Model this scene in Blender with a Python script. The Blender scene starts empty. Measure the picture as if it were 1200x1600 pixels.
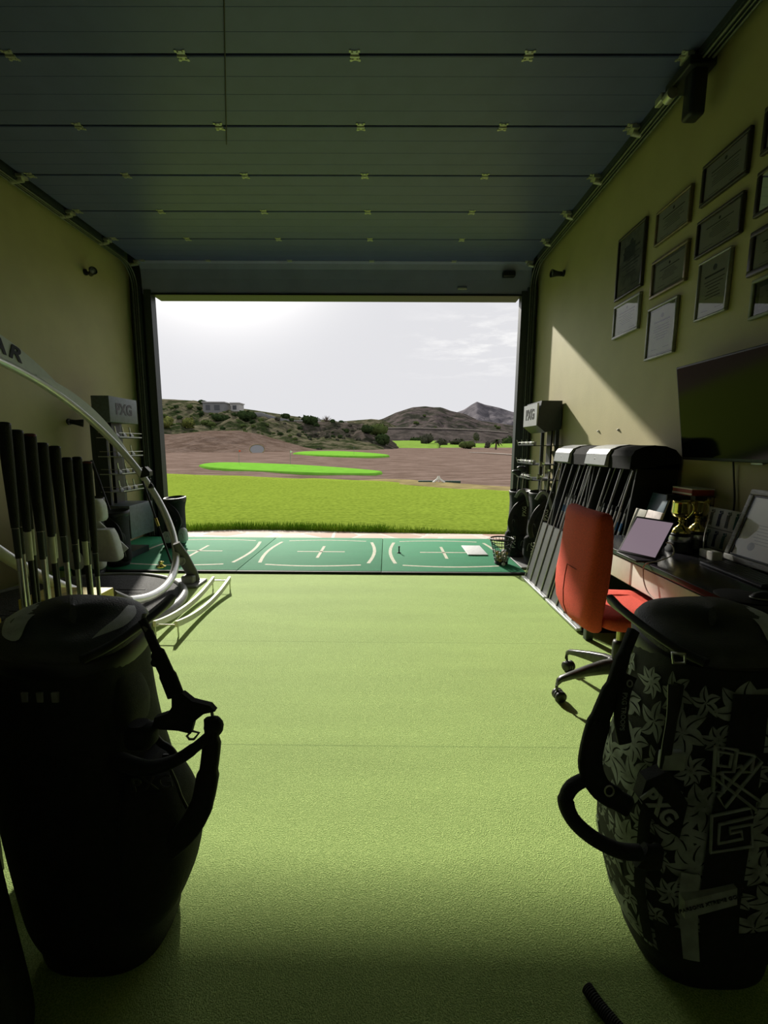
import bpy, bmesh, math, random
from mathutils import Vector, Matrix
from mathutils.bvhtree import BVHTree
random.seed(7)
scene = bpy.context.scene
COL = scene.collection

# ---------------------------------------------------------------- camera, sky, sun, exposure
cam_data = bpy.data.cameras.new('camera')
cam_data.sensor_fit = 'VERTICAL'
cam_data.sensor_height = 36.0
cam_data.lens = 15.75
cam_data.clip_start = 0.05
cam_data.clip_end = 3000
cam = bpy.data.objects.new('camera', cam_data)
COL.objects.link(cam)
R_ = Vector((0.9999623, 0.00655253, 0.0056982))
U_ = Vector((-0.00659129, 0.14553767, 0.98933075))
F_ = Vector((-0.00565332, 0.98933101, -0.14557537))
m = Matrix.Identity(4)
for i in range(3):
    m[i][0], m[i][1], m[i][2] = R_[i], U_[i], -F_[i]
m.translation = (0, 0, 1.35)
cam.matrix_world = m
scene.camera = cam
vs = scene.view_settings
vs.view_transform = 'Standard'
vs.look = 'None'
vs.exposure = 0.0
vs.gamma = 1.0
vs.use_curve_mapping = False

SUN_DIR = Vector((0.37, -1.0, -0.603)).normalized()      # direction the light travels
sun_data = bpy.data.lights.new('sun', 'SUN')
sun_data.energy = 6.6
sun_data.angle = math.radians(1.6)
sun_data.color = (1.0, 0.95, 0.84)
sun = bpy.data.objects.new('sun', sun_data)
sun.rotation_euler = SUN_DIR.to_track_quat('-Z', 'Y').to_euler()
sun.location = (-8, 30, 20)
COL.objects.link(sun)

world = bpy.data.worlds.new('sky')
scene.world = world
world.use_nodes = True
wn, wl = world.node_tree.nodes, world.node_tree.links
wn.clear()
w_out = wn.new('ShaderNodeOutputWorld'); w_bg = wn.new('ShaderNodeBackground')
w_tc = wn.new('ShaderNodeTexCoord')
def wmath(op, a, b=None, clamp=False):
    n = wn.new('ShaderNodeMath'); n.operation = op; n.use_clamp = clamp
    for i, v in enumerate((a, b)):
        if v is None: continue
        if isinstance(v, (int, float)): n.inputs[i].default_value = v
        else: wl.new(v, n.inputs[i])
    return n.outputs[0]
w_dot = wn.new('ShaderNodeVectorMath'); w_dot.operation = 'DOT_PRODUCT'
wl.new(w_tc.outputs['Generated'], w_dot.inputs[0]); w_dot.inputs[1].default_value = -SUN_DIR
glow = wmath('POWER', wmath('MAXIMUM', w_dot.outputs['Value'], 0.0), 75.0)
w_sep = wn.new('ShaderNodeSeparateXYZ'); wl.new(w_tc.outputs['Generated'], w_sep.inputs[0])
# thin stretched cirrus
w_map = wn.new('ShaderNodeMapping'); w_map.inputs['Scale'].default_value = (2.2, 1.0, 11.0)
w_map.inputs['Rotation'].default_value = (0.0, 0.22, 0.0)
wl.new(w_tc.outputs['Generated'], w_map.inputs[0])
w_n = wn.new('ShaderNodeTexNoise'); w_n.inputs['Scale'].default_value = 3.2
w_n.inputs['Detail'].default_value = 6; w_n.inputs['Roughness'].default_value = 0.62
wl.new(w_map.outputs[0], w_n.inputs['Vector'])
w_r = wn.new('ShaderNodeValToRGB'); w_r.color_ramp.elements[0].position = 0.50
w_r.color_ramp.elements[1].position = 0.70
wl.new(w_n.outputs['Fac'], w_r.inputs[0])
# clouds sit low in the north-east part of the sky
cx_ = wmath('MULTIPLY', wmath('SUBTRACT', w_sep.outputs[0], 0.0), 5.0, True)
cz_ = wmath('SUBTRACT', 1.0, wmath('MULTIPLY', wmath('ABSOLUTE', wmath('SUBTRACT', w_sep.outputs[2], 0.21)), 11.0), True)
cl = wmath('MULTIPLY', wmath('MULTIPLY', w_r.outputs[0], cx_), cz_, True)
w_mix = wn.new('ShaderNodeMix'); w_mix.data_type = 'RGBA'
w_mix.inputs[6].default_value = (0.69, 0.69, 0.715, 1); w_mix.inputs[7].default_value = (5.0, 4.8, 4.5, 1)
wl.new(glow, w_mix.inputs[0])
w_mix2 = wn.new('ShaderNodeMix'); w_mix2.data_type = 'RGBA'
w_mix2.inputs[7].default_value = (1.0, 0.99, 0.97, 1)
wl.new(wmath('MULTIPLY', cl, 1.0), w_mix2.inputs[0]); wl.new(w_mix.outputs[2], w_mix2.inputs[6])
wl.new(w_mix2.outputs[2], w_bg.inputs[0]); w_bg.inputs[1].default_value = 1.12
wl.new(w_bg.outputs[0], w_out.inputs[0])

# ---------------------------------------------------------------- helpers
def mat(name, col, rough=0.6, metal=0.0, var=0.12, scale=30.0, bump=0.0, bscale=None, coat=0.0, col2=None, spec=0.5, detail=4.0, stretch=None, ramp=(.35, .62), nr=.5, bd=.01):
    M = bpy.data.materials.new(name); M.use_nodes = True
    nt = M.node_tree; b = nt.nodes['Principled BSDF']
    tc = nt.nodes.new('ShaderNodeTexCoord'); n = nt.nodes.new('ShaderNodeTexNoise')
    src = tc.outputs['Object']
    if stretch:
        mp = nt.nodes.new('ShaderNodeMapping'); mp.inputs['Scale'].default_value = stretch
        nt.links.new(src, mp.inputs[0]); src = mp.outputs[0]
    n.inputs['Scale'].default_value = scale; n.inputs['Detail'].default_value = detail
    nt.links.new(src, n.inputs['Vector'])
    mx = nt.nodes.new('ShaderNodeMix'); mx.data_type = 'RGBA'
    c2 = col2 or tuple(max(0, c * (1 - 2 * var)) for c in col)
    mx.inputs[6].default_value = (*c2, 1); mx.inputs[7].default_value = (*col, 1)
    rp = nt.nodes.new('ShaderNodeValToRGB')
    rp.color_ramp.elements[0].position = ramp[0]; rp.color_ramp.elements[1].position = ramp[1]; n.inputs['Roughness'].default_value = nr
    nt.links.new(n.outputs['Fac'], rp.inputs[0]); nt.links.new(rp.outputs[0], mx.inputs[0])
    nt.links.new(mx.outputs[2], b.inputs['Base Color'])
    b.inputs['Roughness'].default_value = rough; b.inputs['Metallic'].default_value = metal
    b.inputs['Specular IOR Level'].default_value = spec
    if coat: b.inputs['Coat Weight'].default_value = coat; b.inputs['Coat Roughness'].default_value = 0.03
    if bump:
        n2 = nt.nodes.new('ShaderNodeTexNoise'); n2.inputs['Scale'].default_value = bscale or scale * 3
        nt.links.new(src, n2.inputs['Vector'])
        bp = nt.nodes.new('ShaderNodeBump'); bp.inputs['Strength'].default_value = bump
        bp.inputs['Distance'].default_value = bd
        nt.links.new(n2.outputs['Fac'], bp.inputs['Height']); nt.links.new(bp.outputs[0], b.inputs['Normal'])
    return M

class MB:
    """collects shapes and links them as one mesh"""
    def __init__(s): s.v = []; s.f = []; s.sm = []
    def add(s, vs, fs, smooth=False):
        o = len(s.v); s.v += [tuple(v) for v in vs]
        for f in fs: s.f.append([i + o for i in f]); s.sm.append(smooth)
        return s
    def box(s, lo, hi, bev=0.0, M=None):
        lo = Vector(lo); hi = Vector(hi)
        for i in range(3):
            if lo[i] > hi[i]: lo[i], hi[i] = hi[i], lo[i]
        if bev <= 0:
            vs = [Vector((x, y, z)) for z in (lo.z, hi.z) for x, y in ((lo.x, lo.y), (hi.x, lo.y), (hi.x, hi.y), (lo.x, hi.y))]
            fs = [(3, 2, 1, 0), (4, 5, 6, 7), (0, 1, 5, 4), (1, 2, 6, 5), (2, 3, 7, 6), (3, 0, 4, 7)]
            if M: vs = [M @ v for v in vs]
            return s.add(vs, fs)
        bm = bmesh.new(); bmesh.ops.create_cube(bm, size=1)
        for v in bm.verts:
            v.co = Vector([(lo[i] + hi[i]) / 2 + v.co[i] * (hi[i] - lo[i]) for i in range(3)])
        bmesh.ops.bevel(bm, geom=bm.edges[:], offset=min(bev, min(hi - lo) * 0.49), segments=3, affect='EDGES', profile=0.5)
        bm.verts.index_update()
        vs = [(M @ v.co if M else v.co.copy()) for v in bm.verts]
        s.add(vs, [[v.index for v in f.verts] for f in bm.faces], True); bm.free(); return s
    def rings(s, rings, cap=True, closed=False, smooth=True, loop=True):
        n = len(rings[0]); vs = [p for r in rings for p in r]; fs = []
        R = len(rings)
        for i in range(R if closed else R - 1):
            a, b = i * n, ((i + 1) % R) * n
            for j in range(n if loop else n - 1):
                k = (j + 1) % n; fs.append((a + j, a + k, b + k, b + j))
        s.add(vs, fs, smooth)
        if cap and not closed:
            s.add(rings[0], [list(range(n))[::-1]]); s.add(rings[-1], [list(range(n))])
        return s
    def tube(s, pts, r, n=10, closed=False, flat=None):
        pts = [Vector(p) for p in pts]; N = len(pts)
        rr = r if isinstance(r, (list, tuple)) else [r] * N
        prev = None; rings = []
        for i, p in enumerate(pts):
            if closed: t = pts[(i + 1) % N] - pts[i - 1]
            else: t = pts[min(i + 1, N - 1)] - pts[max(i - 1, 0)]
            t.normalize()
            if prev is None:
                a = Vector((0, 0, 1)) if abs(t.z) < 0.9 else Vector((1, 0, 0))
                u = t.cross(a).normalized()
            else: u = (prev - t * prev.dot(t)).normalized()
            prev = u; w = t.cross(u)
            fx, fy = flat or (1, 1)
            rings.append([p + (u * math.cos(q) * fx + w * math.sin(q) * fy) * rr[i] for q in [2 * math.pi * k / n for k in range(n)]])
        return s.rings(rings, closed=closed)
    def cyl(s, a, b, r, r2=None, n=16): return s.tube([a, b], [r, r if r2 is None else r2], n)
    def lathe(s, c, prof, n=24, axis=None, smooth=True):
        c = Vector(c); ax = Vector(axis or (0, 0, 1)).normalized()
        u = ax.orthogonal().normalized(); w = ax.cross(u)
        return s.rings([[c + ax * z + (u * math.cos(q) + w * math.sin(q)) * max(r, 1e-4) for q in [2 * math.pi * k / n for k in range(n)]] for r, z in prof], smooth=smooth)
    def ball(s, c, r, n=12, sc=(1, 1, 1)):
        c = Vector(c); k = max(5, n // 2 + 1)
        rings = []
        for i in range(k + 1):
            a = math.pi * i / k
            rings.append([c + Vector((math.cos(q) * math.sin(a) * sc[0], math.sin(q) * math.sin(a) * sc[1], -math.cos(a) * sc[2])) * max(r, 1e-5) + Vector((0, 0, 0)) for q in [2 * math.pi * j / n for j in range(n)]])
        return s.rings(rings, cap=False)
    def prism(s, poly, lo, hi, axis='Y', smooth=False):
        """poly in the two remaining axes, extruded along axis"""
        def P(a, b, t):
            return {'Y': (a, t, b), 'X': (t, a, b), 'Z': (a, b, t)}[axis]
        return s.rings([[Vector(P(a, b, lo)) for a, b in poly], [Vector(P(a, b, hi)) for a, b in poly]], smooth=smooth)
    def strap(s, pts, w, t, up=None):
        """flat band along pts; w half-width, t half-thickness"""
        pts = [Vector(p) for p in pts]; N = len(pts)
        ww = w if isinstance(w, (list, tuple)) else [w] * N
        up = Vector(up or (0, 1, 0)); rings = []
        for i, p in enumerate(pts):
            d = (pts[min(i + 1, N - 1)] - pts[max(i - 1, 0)]).normalized()
            a = d.cross(up).normalized(); b = a.cross(d).normalized()
            rings.append([p + a * math.copysign(abs(math.cos(q)) ** .5, math.cos(q)) * ww[i] + b * math.copysign(abs(math.sin(q)) ** .5, math.sin(q)) * t for q in [2 * math.pi * (k + .5) / 12 for k in range(12)]])
        return s.rings(rings)
    def build(s, name, material, parent=None):
        loc = Vector((0, 0, 0))
        if parent is not None:
            loc = ORI.get(parent.name, Vector((0, 0, 0)))
        me = bpy.data.meshes.new(name)
        me.from_pydata([(v[0] - loc.x, v[1] - loc.y, v[2] - loc.z) for v in s.v], [], s.f)
        me.polygons.foreach_set('use_smooth', s.sm)
        me.materials.append(material)
        bm = bmesh.new(); bm.from_mesh(me); bmesh.ops.recalc_face_normals(bm, faces=bm.faces[:]); bm.to_mesh(me); bm.free()
        me.update()
        o = bpy.data.objects.new(name, me); COL.objects.link(o)
        if parent is not None:
            o.parent = parent; ORI[o.name] = loc
        return o
ORI = {}
def at(px, py, y):
    """the point at distance y seen at (px, py) in the photograph"""
    d = F_ * 700 + R_ * (px - 600) - U_ * (py - 800)
    return Vector((0, 0, 1.35)) + d * (y / d.y)

def spline(pts, k=8):
    P = [Vector(p) for p in pts]; out = []
    for i in range(len(P) - 1):
        p0, p1, p2, p3 = P[max(i - 1, 0)], P[i], P[i + 1], P[min(i + 2, len(P) - 1)]
        for j in range(k):
            t = j / k
            out.append(0.5 * ((2 * p1) + (p2 - p0) * t + (2 * p0 - 5 * p1 + 4 * p2 - p3) * t * t + (3 * p1 - p0 - 3 * p2 + p3) * t ** 3))
    out.append(P[-1]); return out

def thing(name, label, cat, loc, group=None):
    o = bpy.data.objects.new(name, None); COL.objects.link(o)
    o.location = loc; o.empty_display_size = 0.1; ORI[o.name] = Vector(loc)
    tag(o, label, cat, group); return o
def tag(o, label, cat, group=None, kind=None):
    o['label'] = label; o['category'] = cat
    if group: o['group'] = group
    if kind: o['kind'] = kind
    return o
def struct(o, label=None):
    o['kind'] = 'structure'
    if label: o['label'] = label
    return o
def place_mesh(o):
    """move a top-level mesh's origin to its base centre"""
    me = o.data; vs_ = [v.co for v in me.vertices]
    c = Vector(((min(v.x for v in vs_) + max(v.x for v in vs_)) / 2, (min(v.y for v in vs_) + max(v.y for v in vs_)) / 2, min(v.z for v in vs_)))
    me.transform(Matrix.Translation(-c)); o.location = c; return o
def copy_tree(o, loc, label, parent=None):
    c = o.copy(); COL.objects.link(c)
    if parent is None:
        c.location = loc; c['label'] = label
    else: c.parent = parent
    for ch in list(o.children): copy_tree(ch, None, None, c)
    return c
def text_mesh(name, body, size, org, xd, yd, material, parent, depth=0.002, align='CENTER', shear=0.0, bold=0.0):
    cu = bpy.data.curves.new(name, 'FONT'); cu.body = body; cu.size = size
    cu.align_x = align; cu.align_y = 'CENTER'; cu.extrude = depth; cu.shear = shear; cu.offset = bold
    cu.resolution_u = 3
    t = bpy.data.objects.new(name, cu); COL.objects.link(t)
    dg = bpy.context.evaluated_depsgraph_get(); dg.update()
    me = bpy.data.meshes.new_from_object(t.evaluated_get(dg))
    bpy.data.objects.remove(t); bpy.data.curves.remove(cu)
    xd = Vector(xd).normalized(); zd = xd.cross(Vector(yd)).normalized(); yd = zd.cross(xd)
    loc = ORI.get(parent.name, Vector((0, 0, 0))) if parent else Vector((0, 0, 0))
    M = Matrix.Identity(4)
    for i in range(3): M[i][0], M[i][1], M[i][2] = xd[i], yd[i], zd[i]
    M.translation = Vector(org) - loc
    me.transform(M); me.materials.clear(); me.materials.append(material)
    o = bpy.data.objects.new(name, me); COL.objects.link(o)
    if parent: o.parent = parent; ORI[o.name] = loc
    return o

# ---------------------------------------------------------------- materials
olive = mat('olive_paint', (0.41, 0.365, 0.185), 0.6, var=0.04, scale=3, bump=0.12, bscale=120)
slate = mat('slate_panel', (0.29, 0.30, 0.50), 0.4, var=0.05, scale=4)
door_m = mat('door_panel_grey', (0.088, 0.102, 0.25), 0.42, var=0.05, scale=5, bump=0.05, bscale=300)
dark = mat('dark_anthracite', (0.025, 0.033, 0.038), 0.45, var=0.1)
black = mat('black_plastic', (0.008, 0.009, 0.010), 0.45, var=0.15)
blackcloth = mat('black_cloth', (0.013, 0.0145, 0.015), 0.85, var=0.2, scale=60, bump=0.25, bscale=400)
rubber = mat('black_rubber', (0.010, 0.010, 0.011), 0.7, var=0.2, bump=0.3, bscale=300)
zinc = mat('zinc_plate', (0.55, 0.55, 0.48), 0.4, metal=0.7, var=0.1)
steel = mat('brushed_steel', (0.62, 0.62, 0.60), 0.28, metal=1.0, var=0.08, scale=80)
silver = mat('silver_paint', (0.50, 0.51, 0.52), 0.35, metal=0.35, var=0.04)
alum = mat('polished_aluminium', (0.80, 0.80, 0.79), 0.30, metal=0.45, var=0.04)
white = mat('white_enamel', (0.72, 0.71, 0.64), 0.4, var=0.04)
whitecloth = mat('white_vinyl', (0.62, 0.63, 0.62), 0.5, var=0.06)
grey = mat('mid_grey_plastic', (0.22, 0.22, 0.22), 0.5, var=0.08)
dgrey = mat('dark_grey_board', (0.075, 0.078, 0.078), 0.5, var=0.08, scale=15)
yellow = mat('yellow_carton', (0.72, 0.58, 0.14), 0.6, var=0.08)
gold = mat('polished_brass', (0.80, 0.66, 0.22), 0.14, metal=1.0, var=0.05, scale=8)
paper = mat('certificate_paper', (0.60, 0.62, 0.55), 0.6, var=0.04, scale=10)
ink = mat('grey_ink', (0.16, 0.17, 0.16), 0.7)
redf = mat('red_fabric', (0.74, 0.075, 0.04), 0.8, var=0.1, scale=150, bump=0.25, bscale=500)

def turf_mat(name, c1, c2, scale, seams=(), bumpd=0.02, spec=0.3):
    M = bpy.data.materials.new(name); M.use_nodes = True
    nt = M.node_tree; b = nt.nodes['Principled BSDF']; L = nt.links
    tc = nt.nodes.new('ShaderNodeTexCoord')
    n = nt.nodes.new('ShaderNodeTexNoise'); n.inputs['Scale'].default_value = scale; n.inputs['Detail'].default_value = 3
    n.inputs['Roughness'].default_value = 0.7
    L.new(tc.outputs['Object'], n.inputs['Vector'])
    v = nt.nodes.new('ShaderNodeTexVoronoi'); v.inputs['Scale'].default_value = scale * 1.3
    L.new(tc.outputs['Object'], v.inputs['Vector'])
    ad = nt.nodes.new('ShaderNodeMath'); ad.operation = 'MULTIPLY_ADD'
    L.new(v.outputs['Distance'], ad.inputs[0]); ad.inputs[1].default_value = 0.5; L.new(n.outputs['Fac'], ad.inputs[2])
    rp = nt.nodes.new('ShaderNodeValToRGB'); e = rp.color_ramp.elements
    e[0].position = 0.42; e[0].color = (*c2, 1); e[1].position = 0.92; e[1].color = (*c1, 1)
    L.new(ad.outputs[0], rp.inputs[0])
    n3 = nt.nodes.new('ShaderNodeTexNoise'); n3.inputs['Scale'].default_value = 1.6; n3.inputs['Detail'].default_value = 5
    mp = nt.nodes.new('ShaderNodeMapping'); mp.inputs['Scale'].default_value = (0.5, 3.0, 1)
    L.new(tc.outputs['Object'], mp.inputs[0]); L.new(mp.outputs[0], n3.inputs['Vector'])
    hs = nt.nodes.new('ShaderNodeHueSaturation')
    mr = nt.nodes.new('ShaderNodeMapRange'); mr.inputs[1].default_value = 0.3; mr.inputs[2].default_value = 0.7
    mr.inputs[3].default_value = 0.93; mr.inputs[4].default_value = 1.06
    L.new(n3.outputs['Fac'], mr.inputs[0]); L.new(mr.outputs[0], hs.inputs['Value']); L.new(rp.outputs[0], hs.inputs['Color'])
    col = hs.outputs[0]
    if seams:
        sp = nt.nodes.new('ShaderNodeSeparateXYZ'); L.new(tc.outputs['Object'], sp.inputs[0])
        for y in seams:
            a = nt.nodes.new('ShaderNodeMath'); a.operation = 'SUBTRACT'; L.new(sp.outputs[1], a.inputs[0]); a.inputs[1].default_value = y
            c = nt.nodes.new('ShaderNodeMath'); c.operation = 'ABSOLUTE'; L.new(a.outputs[0], c.inputs[0])
            d = nt.nodes.new('ShaderNodeMath'); d.operation = 'LESS_THAN'; L.new(c.outputs[0], d.inputs[0]); d.inputs[1].default_value = 0.004
            x = nt.nodes.new('ShaderNodeMix'); x.data_type = 'RGBA'; L.new(col, x.inputs[6]); x.inputs[7].default_value = (*[k * 0.6 for k in c2], 1)
            k = nt.nodes.new('ShaderNodeMath'); k.operation = 'MULTIPLY'; L.new(d.outputs[0], k.inputs[0]); k.inputs[1].default_value = 0.28
            L.new(k.outputs[0], x.inputs[0]); col = x.outputs[2]
    L.new(col, b.inputs['Base Color'])
    b.inputs['Roughness'].default_value = 0.8; b.inputs['Specular IOR Level'].default_value = spec
    bp = nt.nodes.new('ShaderNodeBump'); bp.inputs['Strength'].default_value = 0.9; bp.inputs['Distance'].default_value = bumpd
    L.new(ad.outputs[0], bp.inputs['Height']); L.new(bp.outputs[0], b.inputs['Normal'])
    return M
turf = turf_mat('artificial_turf', (0.47, 0.62, 0.195), (0.13, 0.25, 0.045), 240, seams=(1.862, 2.95), bumpd=0.004)
matturf = turf_mat('green_mat_pile', (0.025, 0.27, 0.12), (0.012, 0.17, 0.07), 220, bumpd=0.003)
lawn_m = turf_mat('lawn_grass', (0.20, 0.275, 0.036), (0.115, 0.17, 0.02), 9, bumpd=0.008, spec=0.0)
green_m = turf_mat('putting_green_grass', (0.16, 0.38, 0.045), (0.13, 0.33, 0.035), 2, bumpd=0.003, spec=0.0)
fair_m = turf_mat('fairway_grass', (0.19, 0.30, 0.055), (0.13, 0.22, 0.04), 0.4, bumpd=0.02, spec=0.0)

# ---------------------------------------------------------------- room shell
XL, XR, YF, YO, YB = -3.58, 2.06, 6.57, 6.80, -1.5
ZD, ZC = 3.80, 4.0
OL, OR, OT = -3.26, 1.83, 3.395
struct(MB().box((XL - .2, YB - .2, -.15), (XR + .2, YO, 0)).build('floor', turf), 'light green artificial turf floor')
struct(MB().box((XL - .2, YB - .2, ZC), (XR + .2, YO, ZC + .15)).build('ceiling', dark))
struct(MB().box((XL - .2, YB, 0), (XL, YO, ZC)).build('wall_left', olive))
struct(MB().box((XR, YB, 0), (XR + .2, YO, ZC)).build('wall_right', olive))
struct(MB().box((XL, YB - .2, 0), (XR, YB, ZC)).build('wall_back', mat('white_bounce_wall', (.82, .80, .74), .7, var=.02)))  # unseen wall, made off-white and set close to bounce light into the room
f = MB().box((XL, YF, 0), (OL, YF + .06, ZC)).box((OR, YF, 0), (XR, YF + .06, ZC)).box((OL, YF, OT), (OR, YO, ZC))
struct(f.build('wall_front', dark))
struct(MB().box((OL - .10, YF - .07, 0), (OL, YF, OT + .06)).box((OL - .2, YF - .03, 0), (OL - .1, YF, OT + .06)).build('trim_1', dark), 'dark left door jamb')
struct(MB().box((OR, YF - .07, 0), (OR + .10, YF, OT + .06)).box((OR + .1, YF - .03, 0), (OR + .19, YF, OT + .06)).build('trim_2', dark), 'dark right door jamb')

# overhead sectional door, parked under the ceiling
door = bpy.data.objects.new('door_1', None); COL.objects.link(door); door.location = (-.75, 3.2, ZD); ORI['door_1'] = Vector(door.location)
struct(door, 'grey overhead sectional door parked flat under the ceiling')
DX0, DX1 = -3.38, 1.92
PY = [6.43 - .64 * k for k in range(13)]
for k in range(12):
    y1, y0 = PY[k] - .009, PY[k + 1] + .009
    prof = [(y1, ZD + .045), (y1, ZD + .004), (y1 - .006, ZD)]
    for q in (0.25, 0.5, 0.75):
        c = y1 + (y0 - y1) * q
        prof += [(c + .004, ZD), (c + .002, ZD + .0015), (c - .002, ZD + .0015), (c - .004, ZD)]
    prof += [(y0 + .006, ZD), (y0, ZD + .004), (y0, ZD + .045)]
    MB().prism(prof, DX0, DX1, 'X').build('panel', door_m, door)
# curved last section down to the lintel
prof = [(6.43, ZD), (6.47, ZD - .02), (6.50, ZD - .08), (6.515, ZD - .2), (6.52, OT + .01), (6.56, OT + .01), (6.56, ZD + .03), (6.43, ZD + .045)]
MB().prism(prof, OL - .12, OR + .12, 'X').build('panel', slate, door)
MB().box((OL - .1, 6.505, OT - .005), (OR + .1, 6.565, OT + .02)).build('bottom_seal', black, door)
hx = [-3.30, -2.415, -1.32, -.22, .88, 1.86]
hinge0 = None
for k in range(11):
    for x in hx:
        y = PY[k]
        if hinge0 is None:
            h = MB().box((x - .026, y - .036, ZD - .004), (x + .026, y + .036, ZD + .001), .0015)
            h.box((x - .034, y - .042, ZD - .005), (x - .02, y - .025, ZD)).box((x + .02, y - .042, ZD - .005), (x + .034, y - .025, ZD))
            h.box((x - .034, y + .025, ZD - .005), (x - .02, y + .042, ZD)).box((x + .02, y + .025, ZD - .005), (x + .034, y + .042, ZD))
            h.cyl((x - .03, y, ZD - .006), (x + .03, y, ZD - .006), .008, n=10)
            for dx in (-.015, .015):
                for dy in (-.026, .026): h.cyl((x + dx, y + dy, ZD - .009), (x + dx, y + dy, ZD), .006, n=8)
            hinge0 = h.build('hinge', zinc, door); h0 = (x, y)
        else:
            c = hinge0.copy(); COL.objects.link(c); c.parent = door
            c.location = (x - h0[0], y - h0[1], 0)
# tracks: horizontal run, bend, vertical run
for sx, x in ((1, -3.46), (-1, 1.97)):
    g = MB()
    for dx, r in ((-.03, .009), (.0, .006), (.03, .009)):
        g.tube([(x + dx, YB + .1, ZD - .06), (x + dx, 6.2, ZD - .06)] + [(x + dx, 6.2 + .28 * math.sin(a), ZD - .06 - .28 * (1 - math.cos(a))) for a in [math.pi / 2 * i / 8 for i in range(1, 9)]] + [(x + dx, 6.48, .02)], r, 8)
    g.build('guide_rail', mat('dull_zinc', (.16, .165, .15), .5, metal=.5), door)
    MB().box((x - .05, YB + .1, ZD - .05), (x + .05, 6.2, ZD + .1)).box((x - .06, 6.49, 0), (x + .06, 6.53, ZD - .3)).build('track_backing', dark, door)
    g = MB()
    for y in [6.43 - .64 * k for k in range(11)]:
        g.cyl((x - .02, y, ZD - .055), (x + sx * .09, y, ZD - .04), .022, n=10).box((x + sx * .05, y - .04, ZD - .03), (x + sx * .11, y + .04, ZD - .005))
    g.build('roller_bracket', zinc, door)
MB().tube([(-0.672, 2.145, ZD - .012), (-1.330, 4.060, ZD - .012)], .004, 6).build('pull_cord', black, door)
MB().box((1.55, 6.44, 3.62), (1.72, 6.52, 3.70), .02).build('lock_box', black, door)
MB().box((.95, 6.49, 3.47), (1.08, 6.53, 3.50), .008).build('handle', zinc, door)

# bracket hanging from the rail near the camera on the right
t = thing('rail_bracket', 'black motor bracket hanging from the right ceiling rail above the frames', 'bracket', (1.95, 3.25, 3.43))
MB().box((1.90, 3.18, 3.44), (2.0, 3.28, 3.80), .02).box((1.86, 3.16, 3.70), (2.03, 3.42, 3.76), .01).build('arm', black, t)
MB().cyl((1.87, 3.34, 3.67), (1.87, 3.40, 3.67), .035).box((1.84, 3.42, 3.68), (1.88, 3.5, 3.73), .008).build('roller', zinc, t)

# wall spot lamps
def spot(name, wallx, y, z, sx, label, ang=(-.3, -.25)):
    t = thing(name, label, 'spotlight', (wallx, y, z), None)
    MB().cyl((wallx, y, z), (wallx + sx * .018, y, z), .035, n=20).build('wall_plate', black, t)
    MB().tube([(wallx + sx * .01, y, z), (wallx + sx * .07, y, z), (wallx + sx * .09, y - .01, z - .01)], .009).build('arm', black, t)
    c = Vector((wallx + sx * .08, y, z - .005)); d = Vector((sx * .8, ang[0], ang[1])).normalized()
    h = MB().lathe(c - d * .05, [(.012, -.004), (.026, 0), (.028, .05), (.036, .085), (.045, .125), (.043, .127), (.036, .10), (.002, .095)], 20, d).build('lamp_head', black, t)
    MB().lathe(c - d * .05, [(.034, .098), (.034, .104), (.001, .106)], 16, d).build('lens', silver, h)
spot('wall_spotlight', XR, 5.60, 3.36, -1, 'small black spotlight high on the right wall beside the rail', (-.1, 0))
spot('wall_spotlight', XL, 5.62, 3.36, 1, 'small black spotlight high on the left wall near the opening', (-.8, .1))
spot('wall_spotlight', XL, 5.10, 1.60, 1, 'black spotlight low on the left wall beside the display rack header', (.5, -.1))

# ---------------------------------------------------------------- hitting mats
marking = mat('cream_marking', (.55, .55, .42), .8)
def hitting_mat(x0, label, marks=True):
    t = thing('hitting_mat', label, 'mat', (x0 + .775, 5.52, 0), 'green hitting mats across the doorway')
    MB().box((x0 + .002, 4.66, 0.0), (x0 + 1.546, 6.40, .024), .004).build('turf_top', matturf, t)
    MB().box((x0, 4.62, 0), (x0 + 1.548, 4.66, .022), .004).build('rubber_edge', rubber, t)
    cx = x0 + .775; z = .0255
    g = MB()
    def line(pts, w):
        pts = [Vector((p[0], p[1], z)) for p in pts]; a = []; b = []
        for i, p in enumerate(pts):
            d = (pts[min(i + 1, len(pts) - 1)] - pts[max(i - 1, 0)]).normalized(); n_ = Vector((-d.y, d.x, 0)) * w
            a.append(p + n_); b.append(p - n_)
        g.rings([a, [q - Vector((0, 0, 0)) for q in b]], cap=False, loop=False, smooth=False)
    line([(cx - .30, 5.527), (cx + .30, 5.527)], .018); line([(cx, 5.21), (cx, 5.84)], .018)
    for s_ in (-1, 1):
        line([(cx + s_ * (.60 + .075 * math.cos(a * 1.3)), 5.535 + .56 * a) for a in [-1 + i / 8 for i in range(17)]], .02)
        line([(cx + .54 * a, 5.53 + s_ * (.62 + .07 * math.cos(a * 1.4))) for a in [-1 + i / 8 for i in range(17)]], .018)
    g.build('white_marking', marking, t)
hitting_mat(-3.15, 'leftmost green hitting mat beside the ring trainer, in front of the left display rack')
hitting_mat(-1.60, 'middle green hitting mat with full white target cross')
hitting_mat(-.05, 'right green hitting mat carrying the ball basket and white tray')
m_ = MB().box((-3.56, 4.66, 0), (-3.155, 6.40, .024), .004).build('mat_offcut', matturf); place_mesh(m_)
tag(m_, 'narrow strip of green mat against the left wall', 'mat')
o = MB().box((1.004, 5.37, .0262), (1.25, 5.88, .040), .004).build('ball_tray', whitecloth); place_mesh(o)
tag(o, 'flat white plate lying on the right hitting mat', 'plate')
t = thing('rubber_tee', 'black rubber tee standing on the right hitting mat', 'tee', (.16, 5.49, .025))
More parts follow.
